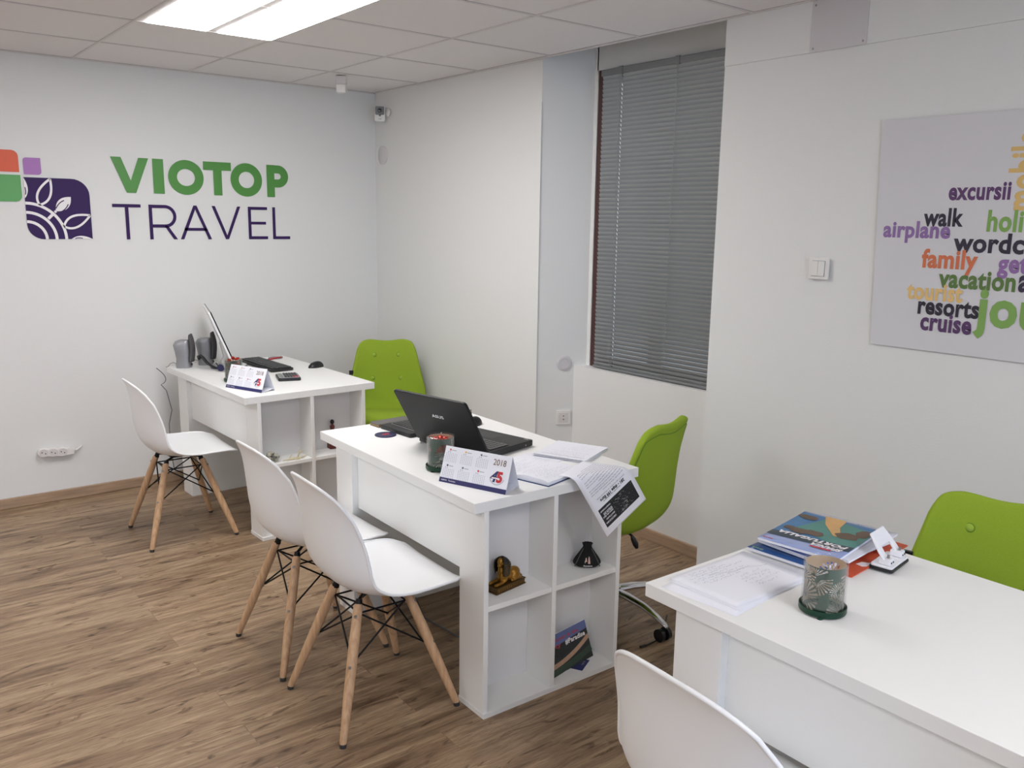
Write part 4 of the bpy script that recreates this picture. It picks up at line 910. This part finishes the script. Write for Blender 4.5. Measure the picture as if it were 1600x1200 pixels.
bm = NB(); text(bm, '#Paradise', lambda x, y: BM_ @ Vector((x, y+.008, .0014)), .000, .098, .084, .0105, .03); link('cover_title', bm, M_white, bk, fixn=False)
bm = NB(); text(bm, 'Summer in the', lambda x, y: BM_ @ Vector((x, y+.008, .0014)), -.07, .07, .108, .0075, .03); text(bm, 'City', lambda x, y: BM_ @ Vector((x, y+.008, .0014)), -.085, -.02, .087, .0085, .03); link('cover_lettering', bm, mat('print_rose', (168, 66, 78), .5), bk, fixn=False)
cd_ = thing('blue_card', 'small dark blue card lying under the booklet on the bottom shelf', 'card', (-.972, -3.122, .0184), math.radians(28))
bm = NB(); box(bm, -.035, .045, -.018, .03, 0, .0015); link('card', bm, mat('card_blue', (40, 44, 104), .5), cd_)
bm = NB(); text(bm, 'card', lambda x, y: Vector((x, y, .0019)), .0, .03, -.008, .006, .02); link('printed_text', bm, M_steel, cd_, fixn=False)

# ---------------------------------------------------------------- far desk
def speaker(label, x, y, rz):
    t = thing('desktop_speaker', label, 'speaker', (x, y, HD), rz, 'grey desktop speakers')
    bm = NB(); P = [(0, .040, .036, -.012), (.012, .041, .038, -.012), (.05, .038, .034, -.012), (.09, .042, .037, -.014), (.13, .046, .040, -.018), (.150, .040, .034, -.012), (.158, .030, .026, -.004)]; rings = []
    for z, hx, hy, cx in P: rings.append([bm.verts.new((cx+hx*math.copysign(abs(math.cos(a))**.7, math.cos(a)), hy*math.copysign(abs(math.sin(a))**.7, math.sin(a)), z)) for a in [2*PI*k/28 for k in range(28)]])
    for i in range(len(P)-1):
        for k in range(28): bm.faces.new((rings[i][k], rings[i][(k+1) % 28], rings[i+1][(k+1) % 28], rings[i+1][k]))
    bm.faces.new(rings[0]); bm.faces.new(rings[-1]); link('cabinet', bm, mat('silver_plastic', (148, 149, 152), .35, .35), t, smooth=50)
    bm = NB(); G = []
    for i in range(13):
        z = .036+.152*i/12; k = i/12; hw = .037*math.sqrt(max(.05, 1-max(0, (k-.55)/.47)**2.4))*(.9+.1*k); xx = .030+.008*math.sin(k*PI)-.010*max(0, k-.6)
        G.append([Vector((xx+.008*(1-(j/4-1)**2), hw*(j/4-1), z)) for j in range(9)])
    grid_mesh(bm, G); link('grille', bm, mat('grille_dark', (84, 82, 84), .8, bump=1, bscale=900), t, smooth=True, mods=[('SOLIDIFY', dict(thickness=.014, offset=0))])
    bm = NB(); tube(bm, [(.028, .0, .018), (.034, 0, .018)], .008, 14); link('knob', bm, M_dark, t, smooth=40)
    bm = NB(); tube(bm, [(-.052, 0, .02), (-.070, .005, .028), (-.088, .004, .020), (-.098, 0, .006), (-.110, -.002, .0022)], .0016, 6); link('cable', bm, M_dark, t, smooth=True)
speaker('grey desktop speaker, left one of the pair by the wall on the far desk', -1.392, -.262, math.radians(-32))
speaker('grey desktop speaker closer to the white monitor on the far desk', -1.258, -.232, math.radians(-32))
t = thing('monitor', 'thin white monitor seen edge-on, leaning back on the far desk', 'monitor', (-1.190, -.375, HD), math.radians(-15.5))
bm = NB(); lathe(bm, [(.098, 0), (.098, .007), (.094, .009)], 48, Matrix.Diagonal((1, .95, 1, 1))); link('base_foot', bm, M_black, t, smooth=40)
bm = NB(); lathe(bm, [(.100, .0092), (.099, .012), (.075, .020), (.03, .028), (0, .029)], 48, Matrix.Diagonal((1, .95, 1, 1))); link('stand_base', bm, mat('monitor_silver', (206, 206, 206), .3, .2), t, smooth=50)
lean = Matrix.Translation((.012, 0, .058)) @ Matrix.Rotation(math.radians(-21.5), 4, 'Y') @ Matrix(((0, 0, 1, 0), (1, 0, 0, 0), (0, 1, 0, 0), (0, 0, 0, 1)))
bm = NB(); tube(bm, [(-.03, 0, .024), (-.012, 0, .06), lean @ Vector((0, .10, -.012))], [.02, .016, .012], 14); link('stand_neck', bm, mat('monitor_silver', (206, 206, 206), .3, .2), t, smooth=50)
bm = NB(); prism(bm, rrect(-.25, .25, 0, .305, .008), -.014, -.003, lean); link('back_shell', bm, mat('monitor_white', (228, 228, 228), .3), t, bevel=.003)
bm = NB(); prism(bm, rrect(-.25, .25, 0, .305, .008), -.0028, .003, lean); link('bezel', bm, M_blackg, t, bevel=.001)
bm = NB(); prism(bm, rrect(-.24, .24, 0.016, .295, .002), .0031, .0036, lean); link('screen', bm, mat('dark_screen', (14, 15, 18), .12), t)
t = thing('headset', 'black headset with a dark blue ear cushion lying by the speakers', 'headset', (-1.30, -.42, HD))
bm = NB(); tube(bm, [(-.052, .055, .056), (-.050, .068, .070), (-.040, .066, .074), (-.030, .048, .062), (-.020, .026, .040), (-.006, .000, .024), (.012, -.030, .0145), (.034, -.066, .0135)], [.007, .0095, .0095, .009, .0085, .007, .0055, .0045], 12); link('headband', bm, M_black, t, smooth=True)
bm = NB(); tube(bm, [(.026, -.055, .019), (.020, -.080, .019)], .0185, 22); link('ear_cushion', bm, mat('ear_blue', (38, 36, 78), .6), t, smooth=40)
bm = NB(); tube(bm, [(.020, -.075, .014), (.01, -.06, .034), (.004, -.05, .046)], .003, 8); link('yoke', bm, M_black, t, smooth=True)
t = thing('computer_keyboard', 'black wired keyboard in front of the white monitor on the far desk', 'keyboard', (-1.008, -.462, HD), math.radians(2))
bm = NB(); slab(bm, -.068, .068, -.225, .225, .002, .016, .012); link('housing', bm, M_black, t, bevel=.003)
bm = NB()
for r in range(6):
    for c in range(21):
        x = -.056+r*.0188+(.003 if r else 0); y = -.212+c*.0203
        if r == 5 and 4 <= c <= 9:
            if c == 4: box(bm, x, x+.0155, y, y+.118, .016, .0225)
            continue
        box(bm, x, x+.0155, y, y+.0168, .016, .0225)
link('key_bank', bm, M_dark, t)
t = thing('calculator', 'silver and black desk calculator behind the far calendar', 'calculator', (-1.066, -.905, HD), math.radians(-17))
bm = NB(); slab(bm, -.058, .058, -.076, .076, .001, .016, .010); link('body', bm, M_black, t, bevel=.003)
bm = NB(); slab(bm, -.052, .052, -.070, .070, .0162, .0185, .006); link('face_plate', bm, mat('calc_silver', (158, 158, 160), .35, .4), t)
bm = NB(); slab(bm, -.047, -.030, -.060, .060, .0186, .0196, .002); link('display', bm, mat('display_grey', (104, 116, 104), .25), t)
for r in range(5):
    for c in range(6):
        bm = NB(); x = -.022+r*.0142; y = -.060+c*.0205; slab(bm, x, x+.0108, y, y+.0158, .0186, .0225, .002); o = link('key', bm, M_red if (c == 0 and r > 2) else M_dark, t)
        if c == 0 and r > 2: o['label'] = 'red key'
mouse('black mouse near the outer edge of the far desk', -.785, -.655, math.radians(196))
t = thing('red_pen', 'red ballpoint pen lying near the grey coaster on the far desk', 'pen', (-.868, -.262, HD+.0052), math.atan2(.055, .135))
bm = NB(); tube(bm, [(-.050, 0, 0), (.055, 0, 0)], .0048, 12); link('barrel', bm, mat('pen_red', (170, 24, 40), .3), t, smooth=40)
bm = NB(); tube(bm, [(-.072, 0, 0), (-.064, 0, 0), (-.0502, 0, 0)], [.001, .0028, .0045], 12); link('tip', bm, M_blackg, t, smooth=40)
bm = NB(); tube(bm, [(.0552, 0, 0), (.068, 0, 0)], .0036, 12); box(bm, .02, .062, -.0012, .0012, .0048, .0062); link('clip', bm, M_steel, t, smooth=40)
# shelf finds
t = thing('sea_sponge', 'pale grey dried coral clump on the far desk shelf', 'coral', (-1.298, -1.212, .3785))
bm = NB(); rnd = random.Random(7)
for i in range(46):
    a = rnd.random()*2*PI; r = rnd.random()**.6*.030; z = .010+rnd.random()*.042*(1-(r/.036)**2); ball(bm, (r*math.cos(a)*1.15, r*math.sin(a)*.8, z), rnd.uniform(.006, .011), seg=8)
for v in bm.verts: v.co *= 1+.10*noise.noise(v.co*160)
bmesh.ops.translate(bm, verts=bm.verts, vec=(0, 0, 0)); 
for v in bm.verts: v.co.z = max(v.co.z, 0)
link('coral_body', bm, mat('coral_grey', (168, 166, 150), .9, bump=1, bscale=200, vary=.25, vscale=90), t, smooth=True, mods=[('REMESH', dict(mode='VOXEL', voxel_size=.0022, use_smooth_shade=True))])
bm = NB()
for (x, y, z) in ((-.012, -.024, .034), (.010, -.026, .028), (-.002, -.022, .046)): ball(bm, (x, y, z), (.005, .003, .005), seg=8)
link('pores', bm, M_ink, t)
t = thing('dried_branch', 'pale dried seaside branch with small twigs on the far desk shelf', 'branch', (-1.182, -1.222, .3785))
bm = NB(); tube(bm, [(-.070, -.010, .004), (-.030, -.014, .007), (.0, -.012, .006), (.045, -.006, .005)], [.002, .0055, .0065, .003], 8)
for P in ([(.010, -.01, .006), (.022, -.004, .03), (.018, .0, .058)], [(.020, -.006, .024), (.036, -.006, .038), (.046, -.004, .034)], [(-.015, -.012, .006), (-.004, -.028, .004), (.012, -.034, .003)], [(.03, -.008, .005), (.05, -.02, .012), (.066, -.022, .024)], [(-.035, -.012, .006), (-.022, .002, .014), (-.014, .004, .022)]):
    tube(bm, P, [.0045, .003, .0012], 8)
link('twig', bm, mat('branch_pale', (206, 196, 166), .85, vary=.2, vscale=70), t, smooth=True)
t = thing('carved_figurine', 'small dark red carved figurine at the right of the far desk shelf', 'figurine', (-.935, -1.145, .3785))
M_dred = mat('dark_red_wood', (96, 34, 26), .4)
bm = NB(); box(bm, -.024, .024, -.020, .020, 0, .030); box(bm, -.014, .020, -.016, .016, .030, .052); link('seat_block', bm, M_dred, t, bevel=.004)
bm = NB(); lathe(bm, [(.015, .052), (.013, .075), (.010, .10), (.013, .118), (.006, .130), (0, .131)], 18); link('torso', bm, M_dred, t, smooth=50)
bm = NB(); ball(bm, (0, 0, .142), (.011, .011, .013)); link('head', bm, M_black, t, smooth=True)
# cables
tag(link('wall_cable', (lambda bm: (tube(bm, bez((-1.49, -.03, .70), (-1.40, -.02, .62), (-1.47, -.03, .60), n=8)+bez((-1.40, -.03, .385), (-1.435, -.03, .35), (-1.430, -.03, .16), n=8)[0:0]+[(-1.44, -.026, .56), (-1.415, -.024, .44), (-1.435, -.024, .36), (-1.438, -.024, .20), (-1.42, -.024, .07)], .0022, 8), bm)[1])(NB()), M_ink, smooth=True), 'thin grey cable hanging down the wall beside the far desk', 'cable')
tag(link('usb_cable', (lambda bm: (tube(bm, [(-.40, -3.02, .0032), (-.47, -3.07, .0032), (-.53, -3.118, .0032), (-.60, -3.140, .0032), (-.655, -3.142, .0032)], .0028, 8), tube(bm, [(-.655, -3.142, .0045), (-.682, -3.138, .0045)], .0045, 8), bm)[2])(NB()), M_black, smooth=40), 'short black cable lying on the floor between the middle and nearest desks', 'cable')
tag(link('floor_cable', (lambda bm: (tube(bm, [(-1.12, -2.25, .003), (-1.2, -2.45, .003), (-1.18, -2.7, .003), (-1.08, -2.86, .003), (-.95, -2.94, .003)], .003, 8), bm)[1])(NB()), M_ink, smooth=True), 'grey cable snaking over the floor beneath the middle desk', 'cable')

# ---------------------------------------------------------------- nearest desk: papers, brochures, hole punch
def sheet(name, label, pts_origin, rz, w_, h_, z, curl=.0, seed=1, m=M_paper, lines=0, cat='paper'):
    t = thing(name, label, cat, (*pts_origin, z), rz)
    bm = NB(); G = [[Vector((w_*i/10, h_*j/12, .0004+curl*math.sin(seed+i*.5+j*.35)*.5*(1+math.sin(seed+j*.6))*.5)) for j in range(13)] for i in range(11)]; grid_mesh(bm, G); link('sheet', bm, m, t, smooth=True, fixn=False, mods=[('SOLIDIFY', dict(thickness=.0003, offset=1))])
    if lines:
        bm = NB(); f = lambda x, y: Vector((x, y, .0012+curl*.75)); scribble(bm, f, .02, w_-.03, h_-.085, h_-.015, 7, seed, .0009, .4); scribble(bm, f, w_*.45, w_-.02, .04, h_-.09, 5, seed+3, .0008, .4)
        ribbon(bm, [(w_*.3+.012*i, h_-.05-.0025*i+.004*math.sin(i*.8)) for i in range(int(w_*.7/.012))], .001, f)
        link('pencil_notes', bm, M_pen, t, fixn=False)
    return t
sheet('paper_sheet', 'lowest loose sheet peeking out by the edge of the nearest desk', (-1.452, -4.108), math.radians(4), .345, .205, HD, 0, 2)
sheet('paper_sheet', 'middle loose sheet under the pencilled one on the nearest desk', (-1.425, -4.098), math.radians(1), .297, .205, HD+.0012, 0, 5, lines=1)
sheet('paper_sheet', 'topmost pencilled sheet on the nearest desk beside the brochures', (-1.418, -4.084), math.radians(-.5), .280, .200, HD+.0024, .0012, 8, lines=1)
def brochure(label, cx, cy, rz, z, th, m_cover, name='travel_brochure', bend=.0, w_=.21, h_=.285, cat='brochure', grp=None):
    t = thing(name, label, cat, (cx, cy, z), rz, grp)
    def P(x, y, d): return Vector((x, y, d+bend*((x/w_+.5)**2*.35+abs(y/h_)**2*.9)))
    bm = NB(); n = 10; T_ = [[bm.verts.new(P(-w_/2+w_*i/n, -h_/2+h_*j/n, th-.0004)) for j in range(n+1)] for i in range(n+1)]; B_ = [[bm.verts.new(P(-w_/2+w_*i/n, -h_/2+h_*j/n, .0004)) for j in range(n+1)] for i in range(n+1)]
    for i in range(n):
        for j in range(n): bm.faces.new((T_[i][j], T_[i+1][j], T_[i+1][j+1], T_[i][j+1])); bm.faces.new((B_[i][j+1], B_[i+1][j+1], B_[i+1][j], B_[i][j]))
    for i in range(n):
        bm.faces.new((B_[i][0], B_[i+1][0], T_[i+1][0], T_[i][0])); bm.faces.new((T_[i][n], T_[i+1][n], B_[i+1][n], B_[i][n]))
        bm.faces.new((T_[0][i], T_[0][i+1], B_[0][i+1], B_[0][i])); bm.faces.new((B_[n][i], B_[n][i+1], T_[n][i+1], T_[n][i]))
    link('page_block', bm, M_paper, t)
    bm = NB(); grid_mesh(bm, [[P(-w_/2-.001+(w_+.002)*i/n, -h_/2-.001+(h_+.002)*j/n, th) for j in range(n+1)] for i in range(n+1)]); link('cover', bm, m_cover, t, fixn=False, smooth=True, mods=[('SOLIDIFY', dict(thickness=.0004, offset=0))])
    return t, P, th
A0 = math.radians(97)
M_cb = mat('cover_deep_blue', (30, 74, 132), .3, vary=.35, vscale=14); M_cl = mat('cover_lilac', (112, 128, 190), .3, vary=.2, vscale=12); M_or = mat('orange_folder', (204, 84, 46), .5)
fo = thing('orange_folder', 'orange cardboard folder sticking out under the brochures', 'folder', (-.905, -4.020, HD), A0-.05)
bm = NB(); slab(bm, -.115, .105, -.165, .155, 0, .0022, .003); slab(bm, -.117, .103, -.160, .155, .0024, .0046, .003); link('card', bm, M_or, fo)
bm = NB(); prism(bm, [(-.112, .038), (-.090, .050), (-.086, .074), (-.104, .078), (-.112, .066)], .0047, .0054); link('white_tab', bm, M_white, fo)
z = HD+.0055
br1, P1_, t1_ = brochure('deep blue brochure, lowest of the pile on the nearest desk', -.968, -3.985, A0-.06, z, .0085, M_cb)
bm = NB(); text(bm, 'Grecia', lambda x, y: P1_(x, y, t1_+.0006), .066, .098, .128, .0055, .03); link('cover_lettering', bm, mat('lettering_green', (150, 190, 120), .5), br1, fixn=False)
br2, P2_, t2_ = brochure('lilac edged brochure just under the topmost one on the nearest desk', -.932, -3.998, A0-.14, z+.0095, .0095, M_cl, bend=.003)
br4, P4_, t4_ = brochure('white backed brochure sliding out behind the topmost one', -.905, -4.010, A0-.03, z+.0205, .0065, mat('cover_pale', (214, 214, 222), .4), bend=.004)
bm = NB(); text(bm, 'oferta 2018', lambda x, y: P4_(x, y, t4_+.0006), -.07, .0, -.132, .006, .02); link('cover_lettering', bm, M_ink, br4, fixn=False)
M_sea = mat('print_sea', (42, 104, 150), .3, vary=.45, vscale=16); M_teal = mat('print_teal', (64, 128, 116), .35, vary=.25, vscale=20)
br3, P3_, t3_ = brochure('topmost brochure titled SPANIA PORTUGALIA with a rocky coast on its cover', -.948, -3.992, A0+.035, z+.0285, .0075, mat('cover_sky', (150, 164, 206), .3, vary=.1, vscale=20), bend=.006)
def onc(name, m, pts=None, d=.0006, txt=None, rib=None, label=None, par=br3):
    bm = NB(); f = lambda x, y: P3_(x, y, t3_+d)
    if pts:
        # subdivide the polygon along y so that it follows the bent cover
        if len(pts) == 4 and abs(pts[0][0]-pts[3][0]) < .02: 
            for i in range(8):
                for j in range(8):
                    q = []
                    for a, b in ((i, j), (i+1, j), (i+1, j+1), (i, j+1)):
                        u, v = a/8, b/8; q.append(tuple((1-u)*(1-v)*pts[0][k]+u*(1-v)*pts[1][k]+u*v*pts[2][k]+(1-u)*v*pts[3][k] for k in (0, 1)))
                    flat(bm, q, f)
        else:
            cx = sum(p[0] for p in pts)/len(pts); cy = sum(p[1] for p in pts)/len(pts)
            for i in range(len(pts)): flat(bm, [(cx, cy), pts[i], pts[(i+1) % len(pts)]], f)
    if txt: text(bm, txt[0], f, *txt[1:])
    o = link(name, bm, m, par, fixn=False)
    if label: o['label'] = label
onc('cover_photo', M_sea, [(-.105, -.135), (.105, -.135), (.105, .092), (-.105, .075)], .0006, label='blue sea photograph')
onc('cover_photo', M_teal, [(-.105, -.10), (.03, -.135), (.07, .0), (-.105, .072)], .0010, label='teal shallow water')
onc('cover_photo', mat('print_sand', (204, 160, 98), .4, vary=.2, vscale=30), [(-.015, -.142), (.045, -.142), (.02, -.080), (-.030, -.010), (-.050, -.012), (-.020, -.080)], .0014, label='golden beach')
onc('cover_photo', mat('print_dark_sea', (34, 54, 66), .4), [(-.105, .036), (.105, .060), (.105, .096), (-.105, .076)], .0012, label='dark band behind the title')
M_rock = mat('print_rock', (98, 80, 64), .5, vary=.4, vscale=60)
rnd = random.Random(12)
for (cx, cy, rx, ry) in ((.075, -.100, .030, .018), (.050, .020, .026, .022), (.012, .008, .028, .020), (.080, .012, .016, .014), (-.060, -.030, .030, .024), (-.085, -.075, .018, .030)):
    onc('rock_print', M_rock, [(cx+rx*math.cos(a)*(1+.2*rnd.uniform(-1, 1)), cy+ry*math.sin(a)*(1+.2*rnd.uniform(-1, 1))) for a in [2*PI*k/14 for k in range(14)]], .0016)
onc('cover_title', M_white, txt=('SPANIA', -.092, -.012, .076, .0122, .055, .22), d=.0020)
onc('cover_title', M_white, txt=('PORTUGALIA', -.094, .088, .048, .0122, .055, .22), d=.0020)
onc('red_banner', M_red, [(-.070, .096), (-.016, .098), (-.016, .107), (-.070, .105)], .0018)
onc('cover_lettering', M_red, txt=('2018', .070, .098, .126, .0042, .05), d=.0018)
# hole punch
t = thing('hole_punch', 'white two-hole punch with a black base next to the orange folder', 'hole punch', (-.905, -4.162, HD+.0048), math.radians(8))
bm = NB(); slab(bm, -.058, .058, -.030, .030, 0, .007, .008); link('base_tray', bm, M_black, t, bevel=.002)
M_pw = mat('punch_white', (232, 232, 236), .3)
bm = NB(); slab(bm, -.056, .056, -.027, .027, .0072, .013, .007); link('body', bm, M_pw, t, bevel=.0015)
for x in (-.038, .038):
    bm = NB(); box(bm, x-.012, x+.012, -.020, .010, .0132, .030); link('punch_head', bm, M_pw, t, bevel=.003)
    bm = NB(); tube(bm, [(x, -.010, .014), (x, -.010, .038)], .0032, 12); link('punch_pin', bm, M_steel, t, smooth=40)
    for q in (-.006, .006): bm = NB(); tube(bm, [(x+q, -.0202, .021), (x+q, -.0218, .021)], .0022, 10); link('rivet', bm, M_inkd, t, smooth=40)
bm = NB()
prof = [(-.052, .0), (-.052, -.020), (-.040, -.070), (.040, -.070), (.052, -.020), (.052, 0), (.028, 0), (.026, -.030), (-.026, -.030), (-.028, 0)]
prism(bm, prof, -.003, .003, Matrix.Translation((0, -.004, .026)) @ Matrix.Rotation(math.radians(-128), 4, 'X')); link('lever_handle', bm, M_pw, t, bevel=.0025)
